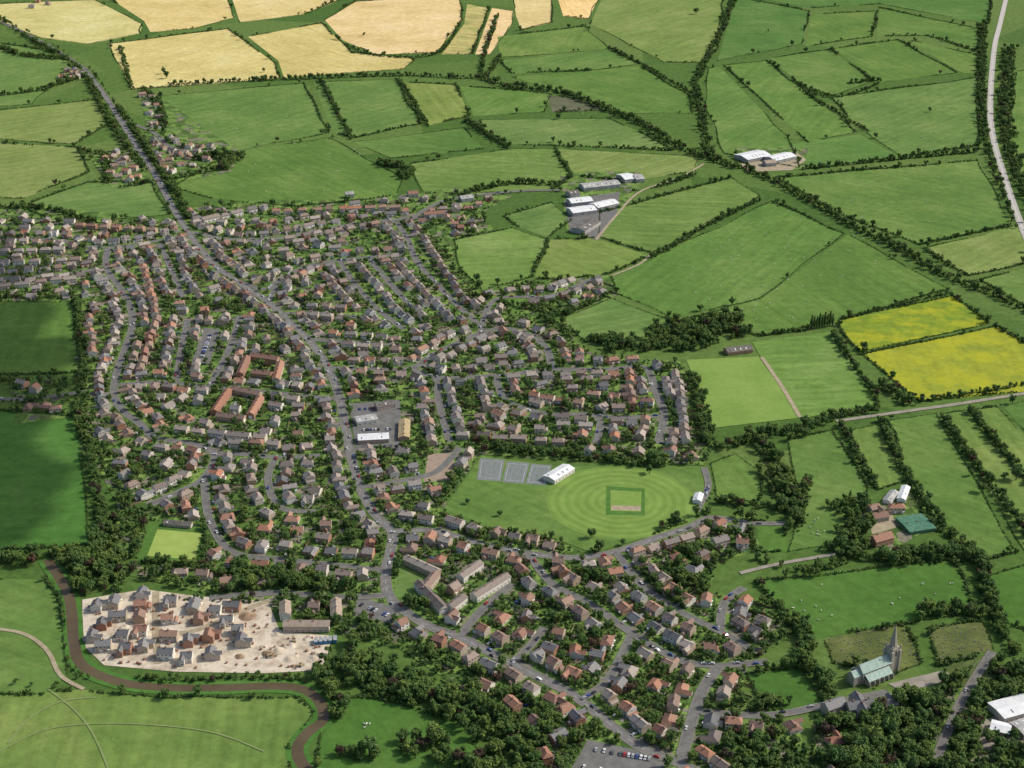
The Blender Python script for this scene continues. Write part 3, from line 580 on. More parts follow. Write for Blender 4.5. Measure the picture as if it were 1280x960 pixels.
def pallet_mesh():
    mb=MB()
    for y in(-.5,0,.5): mb.box(-.6,.6,y-.06,y+.06,0,.12,0)
    for i in range(6): mb.box(-.6+i*.21,-.46+i*.21,-.6,.6,.121,.15,0)
    for l in range(4):
        for i in range(3):
            o=.02*((l+i)%2); mb.box(-.56+i*.38,-.2+i*.38,-.55+o,.53+o,.16+l*.25,.4+l*.25,1,True,True)
    return mb.mesh('brick_pallet',[M_fence,M_chim])
PL=pallet_mesh()
def digger_mesh():
    mb=MB()
    for s_ in(-1,1):
        mb.box(-1.7,1.7,s_*1.2-.28,s_*1.2+.28,0.05,.75,1,True,True)
    mb.box(-1.6,1.3,-1.15,1.15,.9,1.9,0,True,True); mb.box(-.1,1.3,-1.1,-.1,1.91,2.9,2); mb.box(-.15,1.35,-1.15,-.05,2.91,3.0,0)
    for a,b,w_ in(((1.2,0,1.6),(3.6,0,3.6),.25),((3.6,0,3.6),(5.0,0,1.3),.18)):
        A=Vector(a);B=Vector(b); n_=Vector((-(B-A).z,0,(B-A).x)).normalized()*w_
        for y in(-.18,.18): mb.face([tuple(A+n_+Vector((0,y,0))),tuple(B+n_*.6+Vector((0,y,0))),tuple(B-n_*.6+Vector((0,y,0))),tuple(A-n_+Vector((0,y,0)))],0)
        mb.face([tuple(A+n_+Vector((0,-.18,0))),tuple(B+n_*.6+Vector((0,-.18,0))),tuple(B+n_*.6+Vector((0,.18,0))),tuple(A+n_+Vector((0,.18,0)))],0)
    mb.box(4.5,5.3,-.5,.5,.3,1.2,1,False,True)
    return mb.mesh('excavator',[R_ochre,M_steel,M_glass])
DG=digger_mesh()
sitep=px([(108,755),(330,757),(345,792),(412,798),(402,834),(225,837),(130,828)])
def onsite(fr=(108,415,752,838)):
    for _ in range(50):
        x,y=G(U(fr[0],fr[1]),U(fr[2],fr[3]))
        if inpoly(x,y,sitep) and not get(house,x,y) and not get(house,x+3,y) and not get(house,x-3,y): return x,y
    return None
for k in range(16):
    p=onsite((290,415,790,838)) if k<11 else onsite()
    if p: s_=U(3,7); link('spoil_heap',random.choice(HP),(p[0],p[1],.34),U(0,6),(s_,s_*U(.6,1),s_*U(.5,.8)))
for k in range(5):
    x,y=G(395+k*6,804-k*.6); link('site_cabin',CB,(x,y,.34),math.pi/2+.1)
for k in range(90):
    p=onsite()
    if p: link('brick_pallet',PL,(p[0],p[1],.34),U(0,3),U(1,1.4))
for k in range(4):
    p=onsite((280,400,790,835))
    if p: link('excavator',DG,(p[0],p[1],.34),U(0,6))
# explicit rows
ROWS=[((233,400),(222,462)),((262,402),(243,474)),((288,408),(266,472)),((180,335),(196,400)),((196,402),(176,468)),((845,470),(858,552)),((832,470),(845,552)),((785,468),(790,510)),((110,400),(118,450)),((0,318),(90,316)),((0,332),(100,328)),((0,362),(95,352)),
 ((640,480),(650,505)),((560,480),(575,540)),((600,480),(612,520)),((660,498),(730,508)),((760,500),(820,508)),((700,478),(780,478)),((430,340),(480,395)),((450,335),(500,395)),((476,335),(530,398)),((500,335),(560,400)),((528,300),(590,392)),((405,345),(460,405)),
 ((560,655),(640,685)),((500,648),(545,655)),((230,285),(330,262)),((340,268),(500,262)),((220,540),(335,552)),((570,548),(700,556)),((60,265),(110,275)),((95,285),(205,292))]
for p,q in ROWS:
    A=Vector(G(*p));B=Vector(G(*q)); D=(B-A); l=D.length; D.normalize(); a=math.atan2(D.y,D.x); t=6
    if R()<.5: a+=math.pi
    kk=('c' if R()<.8 else'r')+('r' if R()<.65 else'b')
    while t<l:
        c=A+D*t
        key=kk+('t' if R()<.35 else''); idx=0 if key[-1]!='t' else None
        if key[-1]!='t': idx=random.choice([0,1,0,1,2])
        wd=protos[key][idx][2] if idx is not None else 22
        nr=Vector((-D.y,D.x))*U(-1.5,1.5)
        if place(c.x+nr.x,c.y+nr.y,a+U(-.05,.05),key,idx,False,True,.1): t+=wd/2+U(8.5,10.5)
        else: t+=3
order=sorted(range(len(ROADS)),key=lambda i:-ROADS[i][1])
rp=[]
for i in range(len(ROADS)):
    if ROADS[i][2] in'ms':
        for a,b in zip(RS[i][:-1],RS[i][1:]): rp.append((a.x,a.y,math.atan2(b.y-a.y,b.x-a.x)))
rp=np.array(rp)
for i in order:
    P,wd,k,hs=ROADS[i]
    if not hs: continue
    S_=RS[i]
    for sgn in(1,-1):
        base=wd/2+1.2+U(4.5,6.5)+4.3; acc=0; nxt=U(3,9)
        for a,b in zip(S_[:-1],S_[1:]):
            seg=(b-a).length; ang=math.atan2(b.y-a.y,b.x-a.x)
            while acc+seg>nxt:
                c=a.lerp(b,(nxt-acc)/seg); nx_,ny_=-math.sin(ang)*sgn,math.cos(ang)*sgn; dd=base+U(-1.5,4)
                x,y=c.x+nx_*dd,c.y+ny_*dd; aa=ang+(0 if sgn>0 else math.pi)+U(-.1,.1)+(math.pi/2 if R()<.12 else 0)
                if y>3000: nxt+=20; continue
                if place(x,y,aa,pick(x,y)): nxt+=U(14,19)
                else: nxt+=2.5
            acc+=seg
cand=[G(U(-60,1060),U(250,990)) for _ in range(24000)]; infill=0
for x,y in cand:
    if not get(vill,x,y) or get(block,x,y): continue
    if math.sin(x*.021+1.3)*math.sin(y*.013+.5)+.3*math.sin(x*.06)>.6: continue
    d2=(rp[:,0]-x)**2+(rp[:,1]-y)**2; j=int(d2.argmin()); dist=math.sqrt(d2[j]); ang=rp[j,2]
    if dist>75: continue
    cr=math.cos(ang)*(y-rp[j,1])-math.sin(ang)*(x-rp[j,0]); aa=ang+(0 if cr>0 else math.pi)+U(-.25,.25)
    if R()<.25: aa+=math.pi/2
    if place(x,y,aa,pick(x,y),None,False,True,4.0 if R()<.6 else 6): infill+=1
print('houses',nh,'infill',infill)
link('driveways',drv.mesh('driveways',[M_driv])); link('garden_fences',fen.mesh('garden_fences',[M_fence]))
# ---------------- vegetation prototypes -----------------
def tree_mesh(name,h,r,nl,nq,ls,seed,lm,squash=.8,trunk=True,kind='round'):
    rr=random.Random(seed); mb=MB(); lobes=[]
    cz=h-r*squash if kind!='bush' else r*.55
    for i in range(nl):
        if kind=='poplar': t=i/(nl-1); lobes.append((rr.uniform(-.1,.1)*r,rr.uniform(-.1,.1)*r,h*(.2+.72*t),r*(1-.55*abs(t-.35)/.65)))
        elif kind=='conifer': t=i/(nl-1); lobes.append((0,0,h*(.15+.8*t),r*(1.02-t)*.95))
        else:
            a=rr.uniform(0,math.tau); d=r*.68*math.sqrt(rr.random()); z=cz+rr.uniform(-.55,.65)*r*squash
            if i==0: d=0;z=cz+r*.1
            lobes.append((d*math.cos(a),d*math.sin(a),z,r*rr.uniform(.26,.44)))
    tot=sum(l[3]**2 for l in lobes)
    for lx,ly,lz,lr in lobes:
        n_=max(6,int(nq*lr*lr/tot))
        for q in range(n_):
            v=Vector((rr.gauss(0,1),rr.gauss(0,1),rr.gauss(.2,1))); v.normalize()
            p=Vector((lx,ly,lz))+v*lr*rr.uniform(.72,1.18)
            if p.z<.1: p.z=.1
            nn=(v+Vector((rr.gauss(0,.38),rr.gauss(0,.38),rr.gauss(.2,.38)))).normalized()
            t1=nn.orthogonal().normalized(); t1.rotate(Matrix.Rotation(rr.uniform(0,6.28),3,nn)); t2=nn.cross(t1); s1=ls*rr.uniform(.5,1.3)*.5; s2=s1*rr.uniform(.6,1)
            mb.face([tuple(p-t1*s1),tuple(p-t2*s2*.9),tuple(p+t1*s1),tuple(p+t2*s2)],0)
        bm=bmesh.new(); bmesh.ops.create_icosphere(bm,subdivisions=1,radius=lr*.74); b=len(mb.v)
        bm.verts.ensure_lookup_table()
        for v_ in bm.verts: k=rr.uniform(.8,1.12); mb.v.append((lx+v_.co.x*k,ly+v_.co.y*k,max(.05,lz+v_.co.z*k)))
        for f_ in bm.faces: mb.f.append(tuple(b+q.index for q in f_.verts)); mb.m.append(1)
        bm.free()
    if trunk:
        def limb(A,B,r0,r1):
            A=Vector(A);B=Vector(B);d=(B-A).normalized();t=d.orthogonal();s_=d.cross(t); ring=[]
            for P,rad in((A,r0),(B,r1)): ring.append([tuple(P+(t*math.cos(k*math.tau/6)+s_*math.sin(k*math.tau/6))*rad) for k in range(6)])
            for k in range(6): mb.face([ring[0][k],ring[0][(k+1)%6],ring[1][(k+1)%6],ring[1][k]],2)
        tr=h*.028+.08
        limb((0,0,0),(0,0,h*.5),tr,tr*.6)
        for l in lobes[1:5]: limb((0,0,h*.3),(l[0],l[1],l[2]),tr*.5,tr*.2)
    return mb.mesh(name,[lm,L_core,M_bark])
TREES=[tree_mesh('tree_a',11,5.2,14,850,.95,1,L_a),tree_mesh('tree_b',9,4.0,11,650,.85,2,L_a,.95),tree_mesh('tree_c',12,4.6,14,800,.95,3,L_a,1.15),tree_mesh('tree_d',10,5.6,15,900,1.0,4,L_a,.65),tree_mesh('tree_e',8,3.6,9,520,.8,5,L_a)]
COPPER=tree_mesh('tree_f',10,4.6,10,700,.9,6,L_c); CON=tree_mesh('conifer',11,2.4,7,500,.7,7,L_b,1,True,'conifer'); POP=tree_mesh('poplar',18,2.3,9,800,.8,8,L_b,1,True,'poplar')
BUSH=[tree_mesh('bush_a',2.4,1.7,6,110,.6,11,L_b,.7,False,'bush'),tree_mesh('bush_b',2.4,1.5,5,90,.55,12,L_b,.9,False,'bush'),tree_mesh('bush_c',2.2,1.9,7,120,.6,13,L_a,.55,False,'bush')]
def coll(name,meshes):
    c=bpy.data.collections.new(name)
    for i,me in enumerate(meshes): c.objects.link(bpy.data.objects.new(name+'_'+chr(97+i),me))
    return c
C_T=coll('broadleaf_tree_kinds',TREES+[CON,COPPER]); C_B=coll('hedge_bush_kinds',BUSH)
def gn(col):
    t=bpy.data.node_groups.new('scatter_'+col.name,'GeometryNodeTree')
    t.interface.new_socket('Geometry',in_out='INPUT',socket_type='NodeSocketGeometry'); t.interface.new_socket('Geometry',in_out='OUTPUT',socket_type='NodeSocketGeometry')
    N=t.nodes.new; i=N('NodeGroupInput');o=N('NodeGroupOutput');p=N('GeometryNodeInstanceOnPoints');c=N('GeometryNodeCollectionInfo')
    c.inputs['Collection'].default_value=col; c.inputs['Separate Children'].default_value=True; c.inputs['Reset Children'].default_value=True
    def at(n_,ty):
        a=N('GeometryNodeInputNamedAttribute'); a.data_type=ty; a.inputs['Name'].default_value=n_; return a.outputs['Attribute']
    L=t.links.new; L(i.outputs[0],p.inputs['Points']); L(c.outputs[0],p.inputs['Instance']); p.inputs['Pick Instance'].default_value=True
    L(at('ix','INT'),p.inputs['Instance Index']); e=N('FunctionNodeEulerToRotation'); x=N('ShaderNodeCombineXYZ'); L(at('rt','FLOAT'),x.inputs[2]); L(x.outputs[0],e.inputs[0]); L(e.outputs[0],p.inputs['Rotation'])
    L(at('sv','FLOAT_VECTOR'),p.inputs['Scale']); L(p.outputs[0],o.inputs[0]); return t
GT,GB=gn(C_T),gn(C_B)
tot=0
def scatter(name,pts,mod):
    global tot
    if not pts: return
    tot+=len(pts)
    me=bpy.data.meshes.new(name); me.from_pydata([(p[0],p[1],.1) for p in pts],[],[])
    a=me.attributes.new('sv','FLOAT_VECTOR','POINT'); a.data.foreach_set('vector',[c for p in pts for c in(p[2],p[2],p[3])])
    a=me.attributes.new('rt','FLOAT','POINT'); a.data.foreach_set('value',[U(0,6.28) for p in pts])
    a=me.attributes.new('ix','INT','POINT'); a.data.foreach_set('value',[p[4] for p in pts])
    o=link(name,me); md=o.modifiers.new('scatter','NODES'); md.node_group=mod
tix=lambda: random.choice([0,1,2,3,4,0,1,2,3,4,0,1,2,3,4,0,1,2,3,4,5,6])
hh={}
def near(x,y,own):
    Rr=5+max(0,y-1500)*.014; ci,cj=int(x//30),int(y//30)
    for i in(-1,0,1):
        for j in(-1,0,1):
            for (a,b,o_) in hh.get((ci+i,cj+j),()):
                if o_!=own and (a-x)**2+(b-y)**2<Rr*Rr: return True
    return False
for fi,W in enumerate(fpolys):
    pts=[];tp=[]
    for e in range(len(W)):
        A=Vector(W[e]);B=Vector(W[(e+1)%len(W)]); l=(B-A).length
        far=A.y>1900
        st=R(); thin=st<(.42 if far else .28); thick=st>.84
        s0=.5 if thin else(1.45 if thick else 1.0)
        step=2.6*s0 if not thin else 1.9
        d=(B-A).normalized(); nrm=Vector((-d.y,d.x)); t=0; ph=U(0,10); wig=U(.5,3)
        while t<l:
            c=A+d*t+nrm*(wig*math.sin(t*.035+ph)*min(1,t/25,(l-t)/25)); x,y=c.x+U(-.6,.6)*s0,c.y+U(-.6,.6)*s0; t+=step*U(.8,1.2)
            if onmap(x,y) and get(road,x,y): continue
            if near(x,y,fi): continue
            hh.setdefault((int(x//30),int(y//30)),[]).append((x,y,fi))
            gap=math.sin(t*.03+ph)+math.sin(t*.011+ph*2)
            if gap<-1.5: continue
            k=s0*(1+.3*gap*.5)*U(.7,1.35)
            pts.append((x,y,k,k*U(.8,1.25),random.randrange(3)))
            if R()<(.018 if thin else(.05 if not thick else .14)): s=U(.4,.95); tp.append((x+U(-2,2),y+U(-2,2),s,s*U(.85,1.1),tix()))
    scatter('hedgerow',pts,GB); scatter('hedgerow_trees',tp,GT)
BELTS=[([(868,105),(878,150),(890,198),(940,215),(1000,245),(1060,280),(1120,310),(1180,345),(1225,362),(1320,405)],13,34,.8),([(920,-10),(902,40),(880,80),(868,105)],12,25,.8),
([(1228,30),(1226,100),(1230,150),(1245,210),(1262,250),(1300,330)],16,34,.85),([(1262,60),(1256,130),(1258,170),(1275,220),(1300,270)],22,30,.95),([(210,106),(350,100),(500,95),(600,97),(622,72)],7,22,.75),
([(600,97),(640,110),(700,116),(768,142),(800,155),(850,185),(890,200)],15,34,.9),([(622,20),(605,70),(600,97)],7,20,.8),([(575,30),(545,68),(470,70),(430,55)],5,12,.65),([(150,60),(165,112)],8,15,.7),
([(865,470),(880,525),(895,560),(945,548),(1010,535),(1050,522),(1100,512)],12,42,.85),([(1040,418),(1062,450),(1080,475),(1100,505)],6,30,.7),([(1095,485),(1120,490),(1138,508)],16,60,.9),
([(930,548),(955,560),(975,590),(1000,640),(985,665)],16,50,.9),([(895,630),(945,632),(990,640)],10,35,.75),([(1100,525),(1130,590),(1180,660),(1225,705),(1250,780),(1270,820)],6,38,.75),([(1178,520),(1215,575),(1270,650),(1300,690)],6,36,.7),([(1213,515),(1250,560),(1300,620)],5,35,.65),
([(1050,530),(1095,610)],5,30,.65),([(1050,690),(1120,700),(1200,690),(1225,705)],14,50,.9),([(1040,640),(1080,625),(1070,680)],16,45,.9),([(1150,770),(1190,765),(1225,775)],9,60,.85),([(945,700),(1000,712),(1060,705)],7,35,.7),
([(985,775),(1010,800),(1000,830),(1030,850),(1035,870)],12,50,.9),([(1225,700),(1240,770),(1260,800)],8,40,.8),([(200,748),(330,753)],4,20,.5),
([(420,812),(460,835),(520,860),(590,890),(640,925),(680,985)],30,70,.9),([(405,830),(412,868),(425,900)],14,55,.85),([(500,935),(560,945),(600,985)],20,55,.95),([(420,940),(470,950)],10,50,.85),
([(-60,700),(60,700),(120,705),(150,735)],18,50,.95),([(110,560),(125,640),(120,690)],9,45,.8),([(95,375),(105,440),(98,520),(112,560)],8,35,.75),([(-40,372),(95,372)],6,30,.7),([(-60,480),(20,475)],8,30,.8),([(-80,490),(-10,505)],8,30,.8),
([(270,735),(330,728),(400,735),(395,760)],20,60,.9),([(175,655),(165,700)],5,40,.55),([(255,660),(250,705),(180,703)],4,55,.5),([(95,845),(200,851),(330,848),(385,853)],5,34,.45),([(80,760),(90,830)],5,34,.5),([(75,740),(82,790),(92,840)],4,30,.45),
([(605,560),(740,575),(830,585)],8,45,.7),([(735,690),(790,685),(850,650)],6,40,.65),([(555,645),(600,662),(690,675)],5,35,.55),([(850,660),(890,640)],10,45,.75),
([(470,205),(512,213),(505,225)],12,60,.9),([(240,200),(295,195),(270,215)],22,60,.95),([(215,228),(225,250),(235,275)],8,35,.8),([(115,95),(140,130),(165,160),(195,205),(215,240)],9,36,.8),([(0,24),(40,50),(75,70),(105,90),(125,130),(145,165),(180,210)],10,36,.8),
([(180,112),(200,135),(205,160)],10,40,.8),([(100,190),(130,195),(135,230)],10,34,.75),([(150,235),(190,228)],8,34,.7),([(215,225),(260,215)],9,34,.7),
([(735,425),(790,432),(805,440)],14,65,.85),([(570,245),(640,230),(700,232)],9,38,.75),([(790,240),(830,232),(870,218)],7,30,.7),([(705,395),(760,370)],5,40,.7),([(790,330),(830,315),(880,285),(950,250)],6,26,.65),([(600,368),(650,385),(700,395)],8,35,.7),
([(580,150),(635,185)],10,40,.8),([(400,100),(440,175)],6,26,.7),([(500,100),(535,158)],4,24,.6),([(0,60),(30,70),(90,75)],10,40,.8),([(60,110),(110,95)],8,40,.8),([(0,120),(60,112)],8,30,.8),([(0,260),(60,262),(120,280)],8,38,.75),
([(1180,860),(1220,840),(1260,840)],10,45,.9),([(940,880),(990,885)],10,40,.85),([(945,840),(1010,830)],6,35,.75),([(870,120),(800,80),(760,60)],5,20,.6),([(990,100),(1040,122),(1100,105)],4,18,.6),([(1003,212),(1120,200),(1222,190)],5,26,.75),([(1000,112),(1085,165)],4,14,.5),([(1060,105),(1100,100)],6,30,.7),
([(1150,306),(1265,282)],4,18,.5),([(1050,400),(1190,366)],4,18,.5),([(950,420),(1015,412)],4,30,.55),([(1150,503),(1300,478)],5,24,.55),([(1215,900),(1240,925),(1290,935)],14,50,1.0),([(1210,880),(1300,865)],14,45,.95)]
def belt(name,P,wd,dens,s0):
    S_=smooth(px(P),6); pts=[];bp=[]
    for a,b in zip(S_[:-1],S_[1:]):
        l=(b-a).length; nrm=Vector((-(b-a).y,(b-a).x)).normalized(); ex=l*dens/100*1.15; k=int(ex)+(R()<ex-int(ex))
        for _ in range(k):
            c=a.lerp(b,R())+nrm*U(-.5,.5)*wd*U(.6,1.4); s=s0*U(.45,1.15)
            if onmap(c.x,c.y) and (get(road,c.x,c.y) or get(house,c.x,c.y)): continue
            pts.append((c.x,c.y,s,s*U(.85,1.15),tix()))
        for _ in range(max(1,int(l/2.4))):
            c=a.lerp(b,R())+nrm*U(-.5,.5)*wd*.9; s=U(.8,1.5)
            if onmap(c.x,c.y) and (get(road,c.x,c.y) or get(house,c.x,c.y)): continue
            bp.append((c.x,c.y,s,s,random.randrange(3)))
    scatter(name,pts,GT); scatter('undergrowth',bp,GB)
for b in BELTS: belt('tree_belt',*b)
WOODS=[([(808,412),(850,402),(925,398),(942,420),(900,428),(868,442),(812,438)],170,.9),([(745,425),(800,418),(805,442),(760,442)],40,.75),([(880,395),(925,390),(930,402),(880,405)],25,.85),([(1030,900),(1120,870),(1200,880),(1205,985),(1040,985)],150,1.1),([(60,690),(140,695),(150,740),(100,748),(70,730)],60,.95),
 ([(275,715),(400,708),(405,740),(280,740)],70,.9),([(430,820),(600,880),(640,985),(600,985),(585,905),(430,860)],110,.95),([(985,655),(1010,600),(1000,660)],20,.95),([(1060,640),(1085,690),(1050,700),(1030,690)],28,.95),([(120,640),(150,640),(140,690),(118,690)],25,.85),([(640,860),(720,900),(700,985),(640,985)],45,.95),([(1120,690),(1200,685),(1215,700),(1100,712)],30,.95),([(960,590),(985,590),(1000,630),(975,645)],25,.95),([(1230,840),(1300,820),(1310,870),(1240,875)],30,1.05),([(840,690),(885,690),(880,740),(845,730)],28,.85),([(795,700),(840,720),(860,760),(830,755)],22,.8)]
for P,nn,s0 in WOODS:
    W=px(P); xs=[p[0] for p in W];ys=[p[1] for p in W]; pts=[];bp=[];k=0
    while len(pts)<nn and k<nn*30:
        k+=1; x,y=U(min(xs),max(xs)),U(min(ys),max(ys))
        if not inpoly(x,y,W): continue
        if get(house,x,y) or get(road,x,y): continue
        s=s0*U(.5,1.2); pts.append((x,y,s,s*U(.85,1.15),tix())); bp.append((x+U(-4,4),y+U(-4,4),1.5,1.5,0))
    scatter('woodland',pts,GT); scatter('undergrowth',bp,GB)
for k in range(9):
    x,y=G(1014+k*3.3,412-k*.6); link('poplar_tree',POP,(x,y,.1),U(0,6),U(.8,1.05))
# street and garden trees (individual) and shrubs
dirs8=((1,0),(-1,0),(0,1),(0,-1),(.7,.7),(-.7,.7),(.7,-.7),(-.7,-.7))
def clear(x,y,q): return not any(get(house,x+a*q,y+b*q) for a,b in dirs8)
for i,(P,wd,k,hs) in enumerate(ROADS):
    if k not in'ms': continue
    for a,b in zip(RS[i][:-1],RS[i][1:]):
        for sgn in(-1,1):
            if R()>.30: continue
            nrm=Vector((-(b-a).y,(b-a).x)).normalized()*sgn*(wd/2+1.2+U(1.0,4)); c=a.lerp(b,R())+nrm
            if not onmap(c.x,c.y) or get(road,c.x,c.y) or get(house,c.x,c.y) or get(block,c.x,c.y): continue
            s=U(.28,.7)
            if not clear(c.x,c.y,s*3.2): s*=.5
            link('street_tree',random.choice(TREES),(c.x,c.y,.2),U(0,6.28),(s,s,s*U(.85,1.1)))
nt_=0
for _ in range(60000):
    u,v=U(-60,1300),U(250,990) if R()<.95 else U(85,240); x,y=G(u,v)
    if not get(vill,x,y) or get(block,x,y) or get(house,x,y) or get(road,x,y): continue
    s=U(.25,.55) if R()<.64 else U(.55,1.0)
    if not clear(x,y,s*2.9):
        s*=.55
        if not clear(x,y,s*2.6): continue
    r=R(); me=TREES[random.randrange(5)] if r<.92 else(CON if r<.965 else COPPER)
    link('conifer_tree' if me is CON else('copper_beech_tree' if me is COPPER else'garden_tree'),me,(x,y,.2),U(0,6.28),(s,s,s*U(.8,1.1))); nt_+=1
    if nt_>5200: break
pts=[]
for _ in range(60000):
    u,v=U(-60,1300),U(250,990) if R()<.95 else U(85,240); x,y=G(u,v)
    if not get(vill,x,y) or get(block,x,y) or get(house,x,y) or get(road,x,y): continue
    s=U(.35,1.0); pts.append((x,y,s,s*U(.8,1.3),random.randrange(3)))
    if len(pts)>14000: break
scatter('garden_shrubs',pts,GB)
for (u,v,s) in[(1162,140,1),(455,45,.9),(208,98,1.2),(1100,103,1),(1020,122,.9),(692,178,.8),(630,178,1),(815,580,1.2),(845,655,1),(748,690,1),(740,672,.8),(625,645,.5),(585,630,.5),(462,945,1.3),(545,930,1.4),(480,70,.8),(1270,600,1.2),(1255,600,1),(1160,768,1.2),(1180,768,1.1),(100,190,.9),(105,200,1),(870,18,1.2),(960,40,.7),(830,580,1),(812,592,1),(735,570,1),(720,565,1),(20,855,.6),(40,858,.5),(390,15,.7),(205,92,1),(330,90,.7),(560,45,.6)]:
    x,y=G(u,v); link('field_tree',random.choice(TREES),(x,y,.1),U(0,6),s)
# ---------------- cars -----------------
def car_mesh():
    mb=MB(); prof=[(-2.1,.35),(-2.15,.75),(-1.95,.95),(-1.5,1.0),(-1.1,1.42),(.5,1.45),(1.15,.98),(1.95,.82),(2.1,.6),(2.1,.35)]
    yw=[.85,.86,.86,.85,.70,.70,.84,.84,.82,.82]; k=len(prof)
    Lf=[(x,-w_,z) for (x,z),w_ in zip(prof,yw)]; Rt=[(x,w_,z) for (x,z),w_ in zip(prof,yw)]
    for i in range(k):
        j=(i+1)%k; mb.face([Lf[i],Lf[j],Rt[j],Rt[i]][::-1],1 if i in(3,5) else 0)
    mb.face(Lf,0); mb.face(Rt[::-1],0)
    for s_ in(-1,1): mb.face([(-1.35,s_*.865,1.02),(1.0,s_*.865,1.0),(.45,s_*.73,1.38),(-1.05,s_*.73,1.38)],1)
    for x in(-1.3,1.3):
        for s_ in(-1,1):
            c=[(x+.33*math.cos(a),.33+.33*math.sin(a)) for a in[q*math.tau/10 for q in range(10)]]
            mb.face([(p,s_*.9,q) for p,q in c],2)
            for i in range(10): p,q=c[i],c[(i+1)%10]; mb.face([(p[0],s_*.9,p[1]),(q[0],s_*.9,q[1]),(q[0],s_*.65,q[1]),(p[0],s_*.65,p[1])],2)
    pm=M('car_paint',.3,.5); P=pm.out(pm.ramp(pm.rnd(),[(0,(.6,.6,.6)),(.2,(.35,.36,.38)),(.42,(.03,.03,.035)),(.58,(.04,.08,.25)),(.72,(.35,.03,.02)),(.84,(.1,.11,.12)),(.93,(.72,.72,.72))],'CONSTANT'))
    return mb.mesh('car',[P,M_glass,simple('tyre',(.02,.02,.02),(.03,.03,.03))])
CAR=car_mesh(); nc=0
for i,(P,wd,k,hs) in enumerate(ROADS):
    if k not in'ms': continue
    for a,b in zip(RS[i][:-1],RS[i][1:]):
        if a.y>2200 or R()>.13: continue
        ang=math.atan2(b.y-a.y,b.x-a.x); s_=random.choice((-1,1)); o_=(wd/2-1.1)*s_
        link('parked_car',CAR,(a.x-math.sin(ang)*o_,a.y+math.cos(ang)*o_,.41+.004*i),ang+(math.pi if R()<.5 else 0),(1.05,1,1)); nc+=1
for (u0,v0,u1,v1) in[(450,512,495,508),(455,560,498,558),(455,538,490,537),(745,938,815,950),(730,960,815,972),(452,757,485,770),(262,420,252,448)]:
    A=Vector(G(u0,v0));B=Vector(G(u1,v1)); l=(B-A).length; d=(B-A).normalized(); t=0; a=math.atan2(d.y,d.x)+math.pi/2
    while t<l:
        if R()<.7: c=A+d*t; link('parked_car',CAR,(c.x,c.y,.345),a+U(-.04,.04)+random.choice((0,math.pi)),(1.05,1,1)); nc+=1
        t+=2.7
for h_ in hlist:
    if R()<.22:
        x,y,a,w_,d_=h_; lx=random.choice((-.28,.28))*w_; ly=-d_/2-3.2; px_,py_=x+lx*math.cos(a)-ly*math.sin(a),y+lx*math.sin(a)+ly*math.cos(a)
        if not get(house,px_,py_) and not get(block,px_,py_): link('parked_car',CAR,(px_,py_,.36),a+math.pi/2,(1.05,1,1)); nc+=1
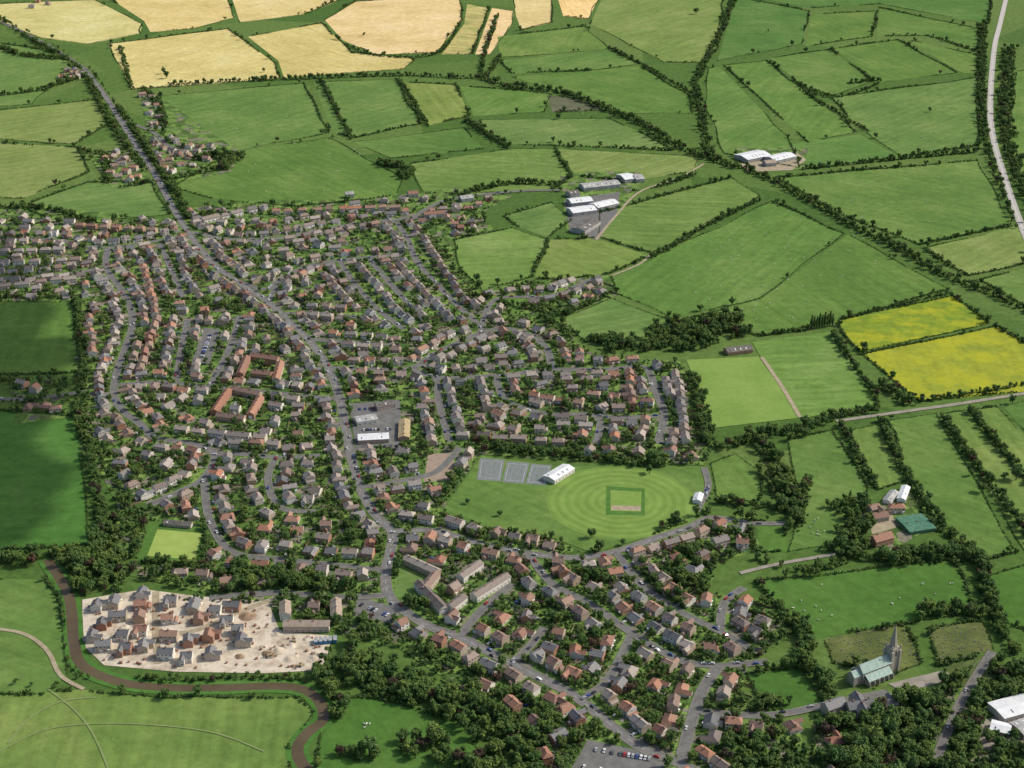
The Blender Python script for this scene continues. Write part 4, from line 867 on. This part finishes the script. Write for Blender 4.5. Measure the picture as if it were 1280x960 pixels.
# ---------------- sheep -----------------
def sheep():
    bm=bmesh.new()
    def blob(c,s,mi,sub=2):
        r=bmesh.ops.create_icosphere(bm,subdivisions=sub,radius=1)
        for v in r['verts']: v.co=Vector((c[0]+v.co.x*s[0],c[1]+v.co.y*s[1],c[2]+v.co.z*s[2]))
        for f in {f for v in r['verts'] for f in v.link_faces}: f.material_index=mi
    blob((0,0,.68),(.62,.3,.3),0); blob((.45,0,.74),(.26,.22,.24),0,1); blob((.72,0,.9),(.16,.12,.18),0,1); blob((.92,0,.86),(.18,.09,.1),1,1)
    for s_ in(-1,1): blob((.84,s_*.13,.97),(.04,.09,.03),1,1)
    blob((-.66,0,.6),(.06,.06,.16),0,1)
    for x in(-.4,.4):
        for s_ in(-1,1):
            r=bmesh.ops.create_cone(bm,segments=6,radius1=.04,radius2=.08,depth=.5,cap_ends=True)
            for v in r['verts']: v.co+=Vector((x,s_*.16,.25))
            for f in {f for v in r['verts'] for f in v.link_faces}: f.material_index=1
    me=bpy.data.meshes.new('sheep'); bm.to_mesh(me); bm.free(); me.materials.append(simple('fleece',(.62,.6,.52),(.75,.72,.64),3)); me.materials.append(simple('sheep_skin',(.3,.27,.22),(.4,.36,.3),3)); return me
SH=sheep()
for (u0,v0,u1,v1,nn) in[(860,290,1010,400,60),(740,190,850,215,30),(1010,640,1040,670,10),(1110,725,1200,765,10),(640,190,690,230,16),(300,180,480,240,26),(990,730,1060,780,9),(900,250,960,290,12),(1060,100,1200,180,22),(455,905,465,912,5),(1000,290,1140,350,24),(650,130,760,175,16),(900,100,980,160,14),(220,125,390,165,18),(1000,220,1220,280,20)]:
    for k in range(nn):
        x,y=G(U(u0,u1),U(v0,v1))
        if not get(house,x,y): link('sheep',SH,(x,y,.2),U(0,6.28),1.2)
# ---------------- cloud (its shadow crosses the western fields) ----------------
bm=bmesh.new(); rr=random.Random(3); zc=1150
for (u,v,r) in[(-40,420,58),(10,450,48),(10,490,42),(-60,500,60),(0,540,54),(-40,590,56),(20,600,44),(15,640,42),(-30,655,50),(-120,460,80),(-130,560,80),(-120,640,70),(-60,330,50),(0,345,44),(10,395,42),(-140,370,60),(-10,300,36)]:
    x,y=G(u,v); c=Vector((x,y,0))+S*(zc/S.z)+Vector((0,0,rr.uniform(-15,25)))
    res=bmesh.ops.create_icosphere(bm,subdivisions=3,radius=1)
    for vt in res['verts']:
        k=r*(1+.18*math.sin(vt.co.x*5+x)*math.sin(vt.co.y*6+y)+rr.uniform(-.05,.05)); vt.co=c+Vector((vt.co.x*k,vt.co.y*k*1.1,vt.co.z*k*.6))
for f in bm.faces: f.smooth=True
me=bpy.data.meshes.new('cloud'); bm.to_mesh(me); bm.free(); me.materials.append(simple('cloud_vapour',(.8,.8,.8),(.85,.85,.85),.01)); link('cloud',me)
print('trees',nt_,'scatter',tot,'cars',nc,'objs',len(bpy.data.objects))
